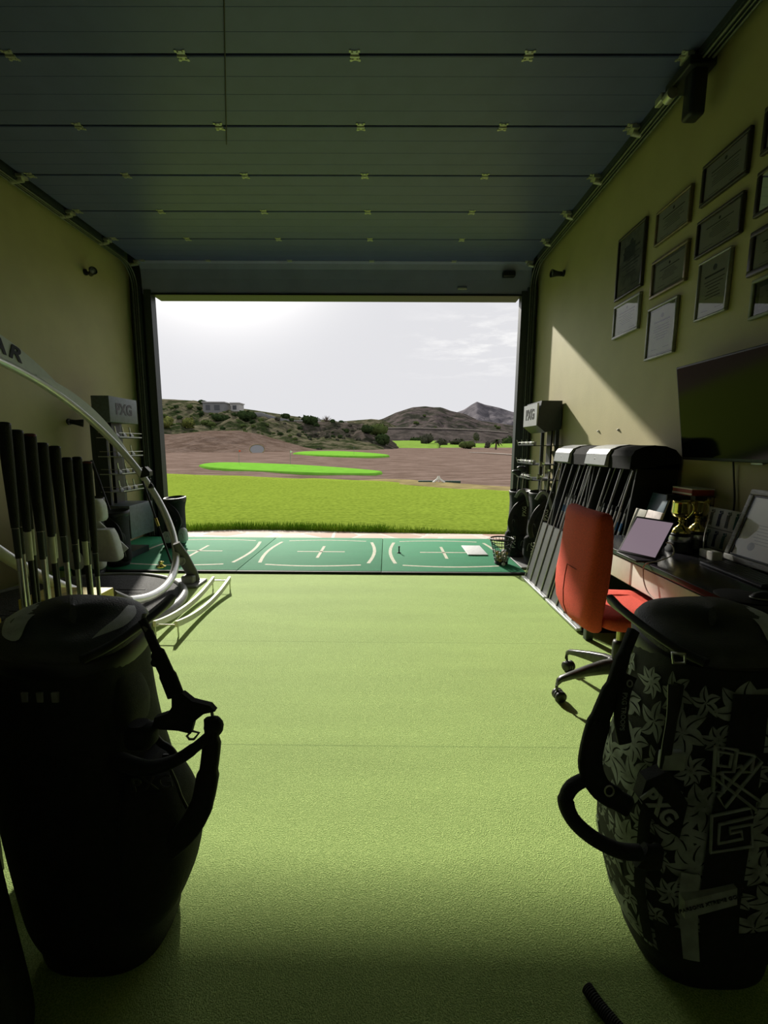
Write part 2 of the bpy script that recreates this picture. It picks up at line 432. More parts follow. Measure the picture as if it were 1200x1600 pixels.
MB().lathe((.16, 5.49, .0255), [(.026, 0), (.026, .004), (.009, .008), (.008, .07), (.014, .085), (.012, .086)], 14).build('tee_body', black, t)
o = MB().box((1.505, 4.85, 0.0), (1.95, 5.75, .024), .006).build('rack_plinth', grey); place_mesh(o)
tag(o, 'flat grey base plate under the golf bags beside the right rack', 'base plate')

# ball basket
bx, by = 1.315, 5.00
t = thing('ball_basket', 'black wire range ball basket on the right hitting mat', 'basket', (bx, by, .026))
g = MB()
for z, r in ((.03, .075), (.075, .085), (.12, .094), (.165, .103), (.21, .112), (.255, .121)):
    g.tube([(bx + r * math.cos(a), by + r * math.sin(a), z + .026) for a in [2 * math.pi * i / 28 for i in range(28)]], .003, 6, closed=True)
for i in range(20):
    a = 2 * math.pi * i / 20
    g.tube([(bx + r * math.cos(a), by + r * math.sin(a), z + .026) for r, z in ((.07, .02), (.129, .29))], .003, 6)
for i in range(-3, 4):
    w_ = math.sqrt(max(.0, .07 ** 2 - (i * .02) ** 2)); g.tube([(bx - w_, by + i * .02, .048), (bx + w_, by + i * .02, .048)], .003, 6)
g.build('wire_cage', black, t)
MB().tube([(bx + .13 * math.cos(a), by + .13 * math.sin(a), .316) for a in [2 * math.pi * i / 36 for i in range(36)]], .009, 8, closed=True).build('rim', black, t)
MB().lathe((bx, by, .0262), [(.072, 0), (.076, .018), (.068, .02)], 24).build('foot_ring', black, t)
MB().tube([(bx + .13 * math.cos(a), by + .02, .316 - .1 * math.sin(a)) for a in [math.pi * i / 12 for i in range(13)]], .004, 6).build('handle', black, t)
ball_m = mat('golf_ball_white', (.78, .76, .66), .35, bump=.4, bscale=300)
ball_y = mat('golf_ball_yellow', (.75, .55, .12), .35, bump=.4, bscale=300)
b0 = None
spots = []
for lv in range(3):
    for i in range(6):
        a = i * math.pi / 3 + lv * .5; spots.append((bx + .052 * math.cos(a), by + .052 * math.sin(a), .052 + lv * .038))
    if lv < 2: spots.append((bx, by, .055 + lv * .040))
base_w = base_y = None
for i, p in enumerate(spots):
    isy = i % 3 == 1
    src = base_y if isy else base_w
    lab = 'yellow range ball in the black wire basket' if isy else 'white range ball in the black wire basket'
    if src is None:
        src = MB().ball((0, 0, .0213), .0213, 14).build('golf_ball', ball_y if isy else ball_m); src.location = p
        tag(src, lab, 'golf ball', 'yellow balls in the basket' if isy else 'white balls in the basket')
        if isy: base_y = src
        else: base_w = src
    else:
        c = src.copy(); COL.objects.link(c); c.location = p
c = base_w.copy(); COL.objects.link(c); c.location = (bx + .0, by - .105, .026); c['label'] = 'single white ball on the mat at the foot of the wire basket'
if 'group' in c: del c['group']
# ---------------------------------------------------------------- the driving range outside
dirt_m = mat('range_dirt', (.19, .14, .118), .95, bd=0.12, ramp=(.43, .57), nr=.72, scale=.9, var=.12, bump=.5, bscale=4, spec=.0, col2=(.12, .085, .068), detail=10, stretch=(.5, 1.6, 1))
bank_m = mat('red_bank_earth', (.150, .110, .090), .95, bd=0.25, ramp=(.43, .57), nr=.72, scale=.5, bump=.9, bscale=2, spec=.0, col2=(.10, .070, .054), detail=10)
scrub_m = mat('scrub_hillside', (.108, .098, .064), .95, bd=0.8, ramp=(.43, .57), nr=.72, scale=.30, bump=1.0, bscale=.5, spec=.0, col2=(.022, .032, .012), detail=12)
rock_m = mat('rocky_slope', (.082, .068, .058), .95, bd=0.7, ramp=(.43, .57), nr=.72, scale=.28, bump=1.0, bscale=.4, spec=.0, col2=(.026, .027, .018), detail=12)
hill_m = mat('brown_hill', (.098, .080, .076), .95, bd=2.5, ramp=(.43, .57), nr=.72, scale=.10, bump=1.0, bscale=.12, spec=.0, col2=(.036, .038, .028), detail=12)  # grey-brown base colour stands in for haze over the far hill
peak_m = mat('hazed_peak', (.150, .138, .148), .95, bd=6, ramp=(.43, .57), nr=.72, scale=.04, bump=1.0, bscale=.04, spec=.0, col2=(.08, .076, .084), detail=12)  # distance haze is painted in as a paler grey
terr_m = mat('terrace_earth', (.085, .072, .066), .95, bd=0.6, ramp=(.43, .57), nr=.72, scale=.2, bump=.5, spec=.0, col2=(.045, .04, .036), detail=8)
path_m = mat('pale_path', (.30, .26, .22), .9, scale=2)
stone_m = bpy.data.materials.new('flagstone'); stone_m.use_nodes = True
nt = stone_m.node_tree; b_ = nt.nodes['Principled BSDF']; tc = nt.nodes.new('ShaderNodeTexCoord')
v1 = nt.nodes.new('ShaderNodeTexVoronoi'); v1.inputs['Scale'].default_value = 2.2; nt.links.new(tc.outputs['Object'], v1.inputs[0])
v2 = nt.nodes.new('ShaderNodeTexVoronoi'); v2.inputs['Scale'].default_value = 2.2; v2.feature = 'DISTANCE_TO_EDGE'; nt.links.new(tc.outputs['Object'], v2.inputs[0])
r1 = nt.nodes.new('ShaderNodeValToRGB'); r1.color_ramp.elements[0].color = (.62, .55, .47, 1); r1.color_ramp.elements[1].color = (.42, .26, .19, 1)
nt.links.new(v1.outputs['Color'], r1.inputs[0])
r2 = nt.nodes.new('ShaderNodeMath'); r2.operation = 'LESS_THAN'; r2.inputs[1].default_value = .05; nt.links.new(v2.outputs['Distance'], r2.inputs[0])
x1 = nt.nodes.new('ShaderNodeMix'); x1.data_type = 'RGBA'; x1.inputs[7].default_value = (.60, .56, .50, 1)
nt.links.new(r2.outputs[0], x1.inputs[0]); nt.links.new(r1.outputs[0], x1.inputs[6]); nt.links.new(x1.outputs[2], b_.inputs['Base Color']); b_.inputs['Roughness'].default_value = .8

from mathutils import noise as mnoise
def fbm(x, y, z, o=4):
    s_ = 0; a = 1
    for _ in range(o):
        s_ += a * mnoise.noise(Vector((x, y, z))); x *= 2.1; y *= 2.1; z *= 2.1; a *= .5
    return s_
def gz(x, y): return .012 * max(0, min(y, 150) - 18)
SURF = []
def reg(mb): SURF.append(BVHTree.FromPolygons([Vector(v) for v in mb.v], mb.f)); return mb
def zat(x, y):
    best = gz(x, y)
    for t_ in SURF:
        h = t_.ray_cast(Vector((x, y, 500)), Vector((0, 0, -1)))
        if h[0] is not None: best = max(best, h[0].z)
    return best
# ground sheet
ys = [YO, 8, 10, 13, 16, 20, 25, 31, 38, 46, 55, 65, 78, 92, 110, 130, 155, 200, 300, 500, 900]
g = MB()
g.rings([[Vector((x * (1 + y / 14), y, gz(0, y) - .06 + (.12 * fbm(x * 1.3, y * .15, 0) if 17 < y < 120 else 0))) for x in [-16 + i * .8 for i in range(41)]] for y in ys], cap=False, loop=False)
g.build('ground', dirt_m); struct(bpy.data.objects['ground'], 'brown bare earth of the driving range')
struct(MB().box((OL, 6.41, .0), (OR, YO + .004, .012)).box((-8, YO, -.12), (8, 7.45, -.006)).build('paving', stone_m), 'strip of pale crazy paving outside the doorway')
# lawn
far = [(-34, 30), (-22, 25.5), (-14, 22), (-10.4, 20.4), (-5.6, 18.9), (-2.15, 17.8), (-.1, 17.0), (1.0, 15.7), (2.4, 14.4), (3.7, 13.3), (6, 11.8), (9, 10.2), (14, 9)]
def interp(tab, x):
    if x <= tab[0][0]: return tab[0][1]
    for (a, b), (c, d) in zip(tab, tab[1:]):
        if x <= c: return b + (d - b) * (x - a) / (c - a)
    return tab[-1][1]
near = [(-34, 7.1), (-4, 6.95), (-3.3, 6.95), (-2.4, 7.15), (-1.4, 7.12), (-.4, 7.0), (.8, 6.95), (1.9, 6.88), (3, 6.9), (14, 7)]
g = MB(); cols_ = []
xs = [-34 + i * .5 for i in range(97)]
for x in xs:
    y0, y1 = interp(near, x) + .03 * mnoise.noise(Vector((x * 3, 0, 0))), interp(far, x) + .25 * fbm(x * .6, 3, 0)
    c_ = [Vector((x, y0, -.012))]
    for i in range(15):
        t_ = (i / 14) ** 1.6; y = y0 + .04 + (y1 - y0) * t_
        c_.append(Vector((x, y, gz(x, y) + .03 + .02 * fbm(x * .4, y * .4, 1))))
    c_.append(Vector((x, y1 + .3, gz(x, y1) - .08))); cols_.append(c_)
g.rings(cols_, cap=False, loop=False); reg(g)
struct(g.build('lawn', lawn_m), 'bright green lawn of the tee area')
# straw-coloured margin beyond the lawn
def slab(name, poly, m_, label, lift=.05, kind=True):
    n_ = len(poly); cx = sum(p[0] for p in poly) / n_; cy = sum(p[1] for p in poly) / n_
    g = MB(); P = spline([(x, y, 0) for x, y in poly + [poly[0]]], 5)[:-1]
    rings = [[Vector((cx + (p.x - cx) * k, cy + (p.y - cy) * k, gz(p.x, cy + (p.y - cy) * k) + h)) for p in P] for k, h in ((1.0, -.1), (.985, lift * .7), (.95, lift), (.6, lift + .01), (.01, lift + .015))]
    g.rings(rings, cap=False)
    o = g.build(name, m_)
    if kind: struct(o, label)
    return o
straw_m = mat('straw_dry_grass', (.27, .225, .105), .95, scale=1.6, col2=(.17, .14, .07), detail=8, bump=.4, spec=.0)
slab('dry_margin', [(-1.5, 17.4), (1.4, 14.8), (4, 12.6), (9, 9.8), (12, 10), (9, 12.5), (5.5, 14.2), (2.5, 16.2), (.3, 18.3)], straw_m, 'dry yellow grass margin beside the lawn', .03)
slab('putting_green', [(-11.6, 27.6), (-11.9, 29.9), (-10.8, 31.0), (-6.4, 29.0), (-2.7, 25.9), (-.5, 23.4), (-.2, 22.4), (-.4, 21.5), (-.9, 21.1), (-3.8, 21.5), (-8.3, 23.7), (-10.4, 25.7)], green_m, 'nearest long bright target green', .04)
slab('putting_green', [(-10.9, 52.2), (-10.9, 59.5), (-6.6, 62.2), (-1.9, 54), (.2, 47.5), (-.3, 43.7), (-2.7, 42.4), (-7.5, 46.1)], green_m, 'second bright target green farther out', .12)
slab('putting_green', [(-20.9, 96), (-17.8, 99), (-12.5, 85.2), (-13.8, 78.4)], green_m, 'small distant target green under the brown slope', .15)

def ridge(name, m_, pts, D0, D1, label, foot=None, amp=.05, nv=26, freq=.05, back=1.35, wl=1.0, curve=1.2):
    """hill with its crest through pts (x, z at distance D1), foot at distance D0"""
    g = MB(); rows = []
    N = 220; xs = [pts[0][0] + (pts[-1][0] - pts[0][0]) * i / (N - 1) for i in range(N)]
    for j in range(nv + 6):
        if j <= nv: v_ = j / nv; y = D0 + (D1 - D0) * v_; k = v_ ** curve
        else: v_ = 1 + (j - nv) / 6 * (back - 1); y = D0 + (D1 - D0) * v_ * 1.1; k = 1 - ((j - nv) / 6) ** 1.3
        row = []
        for x in xs:
            zt = interp(pts, x); xx = x * (y / D1 if D1 > 90 else 1)
            z0 = interp(foot, x) if foot else gz(0, D0) - .5
            h = z0 + (zt - z0) * k
            h += amp * abs(zt - z0) * (fbm(xx * freq * wl, y * freq, 2.3, 5) + 1.2 * (abs(fbm(xx * freq * 2.2, y * freq * .9, 7.7, 4)) - .3)) * (.06 + 1.3 * max(0, math.sin(min(1.3, v_) * math.pi)))
            row.append(Vector((xx, y, h)))
        rows.append(row)
    g.rings(rows, cap=False, loop=False); reg(g)
    return struct(g.build(name, m_), label)
ridge('distant_peak', peak_m, [(-60, 20), (40, 40), (106, 53), (120, 60), (134, 65), (146, 73), (156, 79), (170, 74), (195, 69), (218, 62), (300, 50), (420, 40)], 560, 800, 'distant mountain peak with haze painted into its pale grey', amp=.10, freq=.012)
ridge('brown_hill', hill_m, [(-160, 12), (-60, 18), (-20, 21), (-4, 25), (8, 30.5), (22, 35), (33, 36), (40, 35.2), (47, 35.2), (56, 32), (68, 29.5), (80, 24), (110, 20), (160, 22), (240, 20)], 270, 400, 'brown rounded hill on the right skyline', amp=.09, freq=.02)
ridge('terrace_bank', terr_m, [(-20, 8.5), (-2, 9.3), (6, 9.6), (14, 9.4), (24, 9.2), (34, 8.9), (44, 8.4), (52, 7.8), (60, 7), (80, 6), (110, 5)], 165, 205, 'dark level terrace bank below the brown hill', amp=.06, freq=.04)
ridge('scrub_hill', scrub_m, [(-170, 16), (-110, 17), (-85, 17), (-73.4, 16.2), (-64, 15.7), (-58, 14.8), (-53.5, 14.1), (-43, 12.7), (-32.6, 11.2), (-26.3, 10.3), (-18, 9.6), (-12, 8.6), (-6, 6.2), (-1, 3)], 74, 150, 'scrub covered hillside on the left', amp=.10, freq=.06, curve=.8)
ridge('middle_ridge', scrub_m, [(-50, 13), (-23.7, 15.3), (-9, 16.6), (-1.8, 15.9), (6, 12), (16, 8)], 190, 260, 'low scrub ridge behind the middle slope', amp=.08, freq=.04)
ridge('rocky_slope', rock_m, [(-40, 5), (-34, 6.5), (-28, 7.4), (-22, 7.3), (-16, 7.2), (-10, 7.0), (-6, 6.8), (-2.5, 5.2), (.5, 3.2), (3, 1.4)], 84, 112, 'rocky brown slope falling to the right', amp=.12, freq=.10, curve=.9)
ridge('earth_bank', bank_m, [(-60, 3.4), (-42, 3.3), (-36, 3.1), (-30, 3.7), (-25, 3.8), (-21, 3.1), (-17.5, 2.1), (-14, 1.1), (-11, .6)], 54, 76, 'bare reddish earth bank below the scrub', amp=.06, freq=.12, curve=1.0)
def patch(name, m_, pts0, pts1, D0, D1, label):
    g = MB(); rows = []
    for j in range(7):
        v_ = j / 6; y = D0 + (D1 - D0) * v_; row = []
        for i in range(30):
            u = i / 29; x = (pts0[0] + (pts0[1] - pts0[0]) * u) * (1 - v_) + (pts1[0] + (pts1[1] - pts1[0]) * u) * v_
            z = (pts0[2] * (1 - v_) + pts1[2] * v_) + .1 * fbm(x * .2, y * .1, 0)
            if i in (0, 29) or j in (0, 6): z -= .5
            row.append(Vector((x, y, z)))
        rows.append(row)
    g.rings(rows, cap=False, loop=False); reg(g); return struct(g.build(name, m_), label)
patch('fairway', fair_m, (1.2, 11.5, 1.35), (0, 17.5, 3.4), 100, 150, 'green fairway in the gap between the hills')
patch('fairway', fair_m, (13, 36, 1.5), (17, 48, 2.6), 112, 160, 'farther green fairway strip on the right')
g = MB().strap(spline([(11.5, 62, zat(11.5, 62) + .05), (13.5, 58, zat(13.5, 58) + .05), (15, 52, zat(15, 52) + .05), (17, 47, zat(17, 47) + .05), (20, 42, zat(20, 42) + .05)]), .35, .03, up=(0, 0, 1))
struct(g.build('path', path_m), 'thin pale path at the right edge of the range')
g = MB().strap([(x, y, zat(x, y) + .3) for x, y in ((-2, 203.5), (8, 203.5), (18, 203.5), (28, 203.5), (38, 203.5), (48, 203.5), (54, 203.5))], .6, .3, up=(0, 0, 1))
struct(g.build('track', path_m), 'pale level track along the top of the terrace')

# bushes and trees, each standing on the slope
leafA = mat('dark_leaves', (.042, .065, .022), .8, spec=.0, scale=3, bump=.8, bscale=8, col2=(.02, .035, .014))
leafB = mat('olive_leaves', (.085, .115, .035), .8, spec=.0, scale=3, bump=.8, bscale=8, col2=(.06, .085, .028))
leafC = mat('yellow_green_leaves', (.17, .185, .05), .8, spec=.0, scale=3, bump=.8, bscale=8, col2=(.08, .10, .03))
leafG = mat('grey_leaves', (.085, .085, .06), .85, spec=.0, scale=3, bump=.8, bscale=8, col2=(.045, .048, .034))
bark = mat('bark', (.12, .09, .06), .9)
def crown_mesh(c, rx, rz, seed, n=130, lumps=5, leaf=.16):
    rnd = random.Random(seed); g = MB()
    L_ = [(Vector((rnd.uniform(-.5, .5) * rx, rnd.uniform(-.5, .5) * rx, rnd.uniform(.3, .62) * rz)), rnd.uniform(.45, .62)) for _ in range(lumps)]
    L_.append((Vector((0, 0, rz * .45)), .62))
    for q, k in L_:
        bm = bmesh.new(); bmesh.ops.create_icosphere(bm, subdivisions=2, radius=1)
        for v in bm.verts:
            d = 1 + .35 * mnoise.noise(v.co * 2.2 + q)
            v.co = Vector((v.co.x * rx * k * d, v.co.y * rx * k * d, v.co.z * rz * .5 * k * d * 1.3)) + q + Vector(c)
            v.co.z = max(v.co.z, c[2] - .1)
        bm.verts.index_update(); g.add([v.co.copy() for v in bm.verts], [[v.index for v in f.verts] for f in bm.faces], True); bm.free()
        for _ in range(n // len(L_)):
            d = Vector((rnd.gauss(0, 1), rnd.gauss(0, 1), rnd.gauss(0, 1))).normalized()
            p = Vector(c) + q + Vector((d.x * rx * k, d.y * rx * k, d.z * rz * .65 * k)) * rnd.uniform(.95, 1.2)
            if p.z < c[2]: continue
            s_ = leaf * rx * rnd.uniform(.6, 1.3); a = Vector((rnd.gauss(0, 1), rnd.gauss(0, 1), rnd.gauss(0, 1))).normalized() * s_; b = d.cross(a).normalized() * s_
            g.add([p - a, p + b, p + a * .9 + d * s_ * .5, p - b], [(0, 1, 2, 3)])
    return g
TAKEN = []
def bush(px, D, wpx, hpx, m_, label, name='bush', cat='bush', group=None, sink=.1, seed=None, trunk=0):
    x = (px - 604) / 700 * D; z = zat(x, D) - sink; rx = wpx / 700 * D / 2; rz = hpx / 700 * D; TAKEN.append((x, D, rx * 1.1))
    if trunk:
        t = thing(name, label, cat, (x, D, z), group)
        th = rz * trunk; g = MB(); rnd = random.Random(px)
        g.tube([(x, D, z), (x + rx * .05, D, z + th * 1.3)], [rx * .10, rx * .06], 8)
        for i in range(5):
            a = rnd.uniform(0, 6.3); g.tube([(x + rx * .03, D, z + th * .8), (x + rx * .5 * math.cos(a), D + rx * .5 * math.sin(a), z + th * 1.7)], [rx * .05, rx * .02], 6)
        g.build('trunk', bark, t)
        crown_mesh((x, D, z + th), rx, rz * (1 - trunk), seed or int(px * 7 + D)).build('crown', m_, t); return t
    o = crown_mesh((x, D, z), rx, rz, seed or int(px * 7 + D)).build(name, m_); place_mesh(o)
    return tag(o, label, cat, group)
bush(590, 104, 30, 20, leafB, 'largest olive green bush in the middle of the rocky slope')
bush(597, 92, 26, 20, leafA, 'dark round bush at the foot of the rocky slope beside the fairway')
bush(573, 96, 22, 15, leafA, 'dark green bush left of the round one at the rocky slope foot')
bush(597, 175, 26, 16, leafA, 'dark tree clump on the skyline above the fairway', 'tree_clump', 'trees')
bush(652, 150, 26, 13, leafA, 'flat topped dark pine in front of the terrace', 'umbrella_pine', 'tree', trunk=.35)
bush(665, 118, 20, 18, leafG, 'pale grey shrub at the end of the near fairway')
bush(688, 125, 20, 10, leafG, 'low grey shrub right of the fairway end')
bush(713, 128, 24, 10, leafG, 'low wide grey shrub in the gap under the terrace')
bush(728, 96, 24, 14, leafB, 'olive bush in front of the far fairway strip')
bush(760, 106, 12, 11, leafG, 'small grey bush between the olive bush and the palm')
bush(742, 150, 12, 18, leafG, 'thin grey tree before the terrace on the right', 'tree', 'tree', trunk=.3)
bush(792, 170, 26, 15, leafA, 'dark green trees at the right edge under the far peak', 'tree_clump', 'trees')
bush(263, 86, 24, 18, leafC, 'yellow green bush nearest the left jamb')
bush(298, 90, 26, 18, leafC, 'second yellow green bush from the left jamb')
bush(386, 110, 30, 18, leafA, 'dark green bush under the house on the left hill')
bush(448, 128, 14, 9, leafA, 'dark bush on the left hill near the white houses')
bush(485, 108, 24, 15, leafA, 'dark bush right below the white houses')
bush(348, 104, 24, 12, leafA, 'dark scrub patch left of the grey house')
bush(330, 98, 22, 10, leafB, 'olive scrub patch on the left hill')
bush(500, 76, 10, 4, leafG, 'small grey bush near the distant green')
rnd = random.Random(11)
TAKEN += [(x_, 116, 1.5) for x_ in range(-36, -19)] + [(-43.5, 120, 5), (-20, 128, 7), (-14, 128, 4), (-41, 123, 4)]
for grp, m_, lab, cnt, rng in (('dark scrub bushes on the left hill', leafA, 'small dark scrub bush on the left hillside', 60, (258, 560, 88, 142)),
                               ('olive scrub bushes on the left hill', leafB, 'small olive scrub bush on the left hillside', 50, (258, 470, 78, 125)),
                               ('grey scrub bushes on the rocky slope', leafG, 'small grey scrub bush on the rocky slope', 26, (410, 590, 86, 110)),
                               ('small bushes on the brown hill', leafB, 'tiny bush on the brown hill right of the gap', 14, (630, 790, 290, 380))):
    src = None; k_ = 0; tries = 0
    while k_ < cnt and tries < 4000:
        tries += 1
        px = rnd.uniform(rng[0], rng[1]); D = rnd.uniform(rng[2], rng[3]); x = (px - 604) / 700 * D; z = zat(x, D)
        if z < gz(x, D) + .6: 
            k_ += .2; continue
        s_ = D / 700 * rnd.uniform(5, 12)
        if any((x - a) ** 2 + (D - b) ** 2 < (s_ * .75 + c_) ** 2 for a, b, c_ in TAKEN): continue
        TAKEN.append((x, D, s_ * .75))
        if src is None:
            src = crown_mesh((0, 0, 0), .5, .7, 5, n=60, lumps=3).build('scrub_bush', m_); tag(src, lab, 'bush', grp); c = src
        else: c = src.copy(); COL.objects.link(c)
        c.location = (x, D, z - .15); c.scale = (s_, s_, s_ * rnd.uniform(.6, .9)); c.rotation_euler = (0, 0, rnd.uniform(0, 6)); k_ += 1
# palm
px_, D = 772, 88; x = (px_ - 604) / 700 * D; z = zat(x, D)
t = thing('palm_tree', 'short dark palm standing before the far fairway strip', 'palm', (x, D, z))
MB().tube([(x, D, z - .2), (x + .1, D, z + 1.5)], [.22, .16], 8).build('trunk', bark, t)
g = MB()
for i in range(22):
    a = i * 2.4; e = rnd.uniform(-.2, 1.1); L = 1.4
    P = [Vector((x + .1 + math.cos(a) * L * s_ * math.cos(e * .6), D + math.sin(a) * L * s_ * math.cos(e * .6), z + 1.5 + L * (s_ * math.sin(e) - .55 * s_ * s_))) for s_ in (0, .3, .6, .85, 1.0)]
    g.strap(P, [.05, .16, .18, .12, .02], .01, up=(0, 0, 1))
g.build('fronds', leafA, t)
# bare round tree and houses on the skyline
D = 128; x = (511 - 604) / 700 * D; z = zat(x, D)
t = thing('bare_tree', 'bare round leafless tree on the skyline by the white houses', 'tree', (x, D, z))
MB().tube([(x, D, z - .3), (x, D, z + 1.2)], [.16, .1], 6).build('trunk', bark, t)
g = MB()
for i in range(46):
    a = rnd.uniform(0, 6.28); e = rnd.uniform(.1, 1.5); r = rnd.uniform(1.2, 1.9)
    p1 = Vector((x + r * math.cos(a) * math.cos(e), D + r * math.sin(a) * math.cos(e), z + 1.2 + r * math.sin(e)))
    g.tube([(x, D, z + 1.0), (x + (p1.x - x) * .5, D + (p1.y - D) * .5, z + 1.1 + (p1.z - z - 1.2) * .6), p1], [.05, .04, .02], 4)
g.build('branches', bark, t)
pale = mat('pale_render', (.50, .49, .47), .8); gwin = mat('dark_window', (.05, .055, .06), .3)
def house(px, D, w, d, h, m_, label, win, zo=0, roof=True):
    x = (px - 604) / 700 * D; z = zat(x, D) - .3 + zo
    t = thing('house', label, 'house', (x, D, z))
    MB().box((x - w / 2, D, z), (x + w / 2, D + d, z + h)).build('wall', m_, t)
    MB().box((x - w / 2 - .2, D - .3, z + h), (x + w / 2 + .2, D + d + .3, z + h + .25)).build('roof', pale, t)
    for a, b in win:
        MB().box((x + a, D - .06, z + h * .35), (x + b, D + .05, z + h * .8)).build('window', gwin, t)
gr = mat('grey_render', (.22, .22, .22), .8)
house(338, 118, 5.5, 5, 2.9, gr, 'grey flat roofed house on the left hill', [(-2, -.9), (.2, 1.6)])
house(371, 121, 2.2, 4, 2.4, pale, 'pale block right behind the grey house', [(-.6, .4)])
house(485, 126, 5, 4, 1.6, pale, 'long low white house on the skyline', [(-2.2, -1.2), (-.4, .6), (1.4, 2.3)])
house(527, 126, 5, 4, 1.2, pale, 'second low white house right of the bare tree', [(-1.5, -.6), (.5, 1.5)])
# retaining wall on the left hill
g = MB().strap([(x_, 116, zat(x_, 116) + .5) for x_ in (-36, -32, -28, -24, -20)], .25, .55, up=(0, 0, 1))
struct(g.build('retaining_wall', gr), 'grey retaining wall below the white houses')
# target net disc
x, y = -16.3, 56.7; z = zat(x, y)
t = thing('target_net', 'round grey chipping target tilted on the earth bank', 'target', (x, y, z))
ax = Vector((.15, -.65, .75)).normalized()
MB().lathe((x, y, z + .35), [(.05, .0), (.5, .02), (.88, .05)], 28, ax).build('net', grey, t)
g = MB(); u = ax.orthogonal().normalized(); w_ = ax.cross(u)
g.tube([Vector((x, y, z + .35)) + ax * .06 + (u * math.cos(a) + w_ * math.sin(a)) * .9 for a in [6.2832 * i / 30 for i in range(30)]], .05, 6, closed=True)
g.build('rim', straw_m, t)
for s_ in (-.5, .5): MB().cyl((x + s_, y, z - .3), (x + s_, y, z + .3), .04, n=6).build('leg', dark, t)
# flags
for (x, y, lab, mm) in ((-9.4, 28.6, 'thin flagstick at the left of the nearest green', redf), (-5.9, 27.5, 'thin flagstick in the middle of the nearest green', white), (-3.4, 46.5, 'thin dark flagstick on the second green', dark)):
    t = thing('flagstick', lab, 'flag', (x, y, gz(x, y) + .1)); z = gz(x, y) + .1
    MB().cyl((x, y, z), (x, y, z + .85), .012, n=6).build('pole', grey, t)
    MB().prism([(x, z + .85), (x + .16, z + .77), (x, z + .68)], y - .004, y + .004).build('pennant', mm, t)
# arrow marker
x, y = 1.92, 16.6; z = .0 + zat(x, y)
t = thing('range_arrow_marker', 'white arrow marker with dark green boards where the lawn ends', 'marker', (x, y, z))
MB().box((x - .75, y, z - .03), (x - .12, y + .14, z + .09), .01).box((x + .14, y, z - .03), (x + .82, y + .14, z + .09), .01).build('board', mat('dark_green_board', (.02, .06, .04), .6), t)
MB().strap([(x - .22, y - .12, z + .03), (x - .04, y, z + .16), (x, y, z + .26)], .035, .02).strap([(x + .22, y - .12, z + .03), (x + .04, y, z + .16), (x, y, z + .26)], .035, .02).cyl((x, y, z), (x, y, z + .26), .02).build('arrow', white, t)
# rough grass fringe along the near edge of the lawn
g = MB()
for i in range(5200):
    x = rnd.uniform(-4.2, 3.4) if i % 3 else rnd.uniform(-3.6, 0); y0 = interp(near, x); y = y0 + abs(rnd.gauss(0, .13)) - .04
    tall = .10 if x < 0 else max(.02, .10 - x * .06)
    h = tall * rnd.uniform(.4, 1.2); a = rnd.uniform(0, 3.14); wv = .006; dx, dy = math.cos(a) * wv, math.sin(a) * wv; lx, ly = rnd.uniform(-.04, .04), rnd.uniform(-.04, .04)
    g.add([(x - dx, y - dy, .0), (x + dx, y + dy, .0), (x + lx, y + ly, h + .02)], [(0, 1, 2)])
o = g.build('grass_fringe', mat('fringe_blades', (.26, .40, .04), .9, spec=.0, scale=2, col2=(.14, .28, .02))); tag(o, 'rough taller grass fringe along the near edge of the lawn', 'grass', kind='stuff')
# ---------------------------------------------------------------- right side of the room
# framed certificates on the right wall: (y far, y near, z top, z bottom)
gl = bpy.data.materials.new('picture_glass'); gl.use_nodes = True
nt = gl.node_tree; nt.nodes.clear()
o_ = nt.nodes.new('ShaderNodeOutputMaterial'); tr = nt.nodes.new('ShaderNodeBsdfTransparent'); go = nt.nodes.new('ShaderNodeBsdfGlossy')
go.inputs['Roughness'].default_value = .02; fr = nt.nodes.new('ShaderNodeFresnel'); fr.inputs[0].default_value = 1.62
mxs = nt.nodes.new('ShaderNodeMixShader'); nt.links.new(fr.outputs[0], mxs.inputs[0]); nt.links.new(tr.outputs[0], mxs.inputs[1]); nt.links.new(go.outputs[0], mxs.inputs[2]); nt.links.new(mxs.outputs[0], o_.inputs[0])
paper = mat('certificate_sheet', (.86, .88, .80), .6, var=.03, scale=10)
gl2 = gl.copy(); gl2.name = 'thin_glass'; [n for n in gl2.node_tree.nodes if n.bl_idname == 'ShaderNodeFresnel'][0].inputs[0].default_value = 1.2
frame_dk = mat('dark_wood_frame', (.035, .025, .020), .35, var=.2, scale=40)
frame_sv = mat('silver_frame', (.30, .30, .29), .35, metal=.5, var=.1)
frame_gd = mat('bronze_frame', (.22, .17, .11), .35, metal=.5, var=.1)
frame_gn = mat('pale_olive_frame', (.20, .22, .15), .5, var=.08)
mount_m = mat('white_mount', (.55, .56, .54), .8)
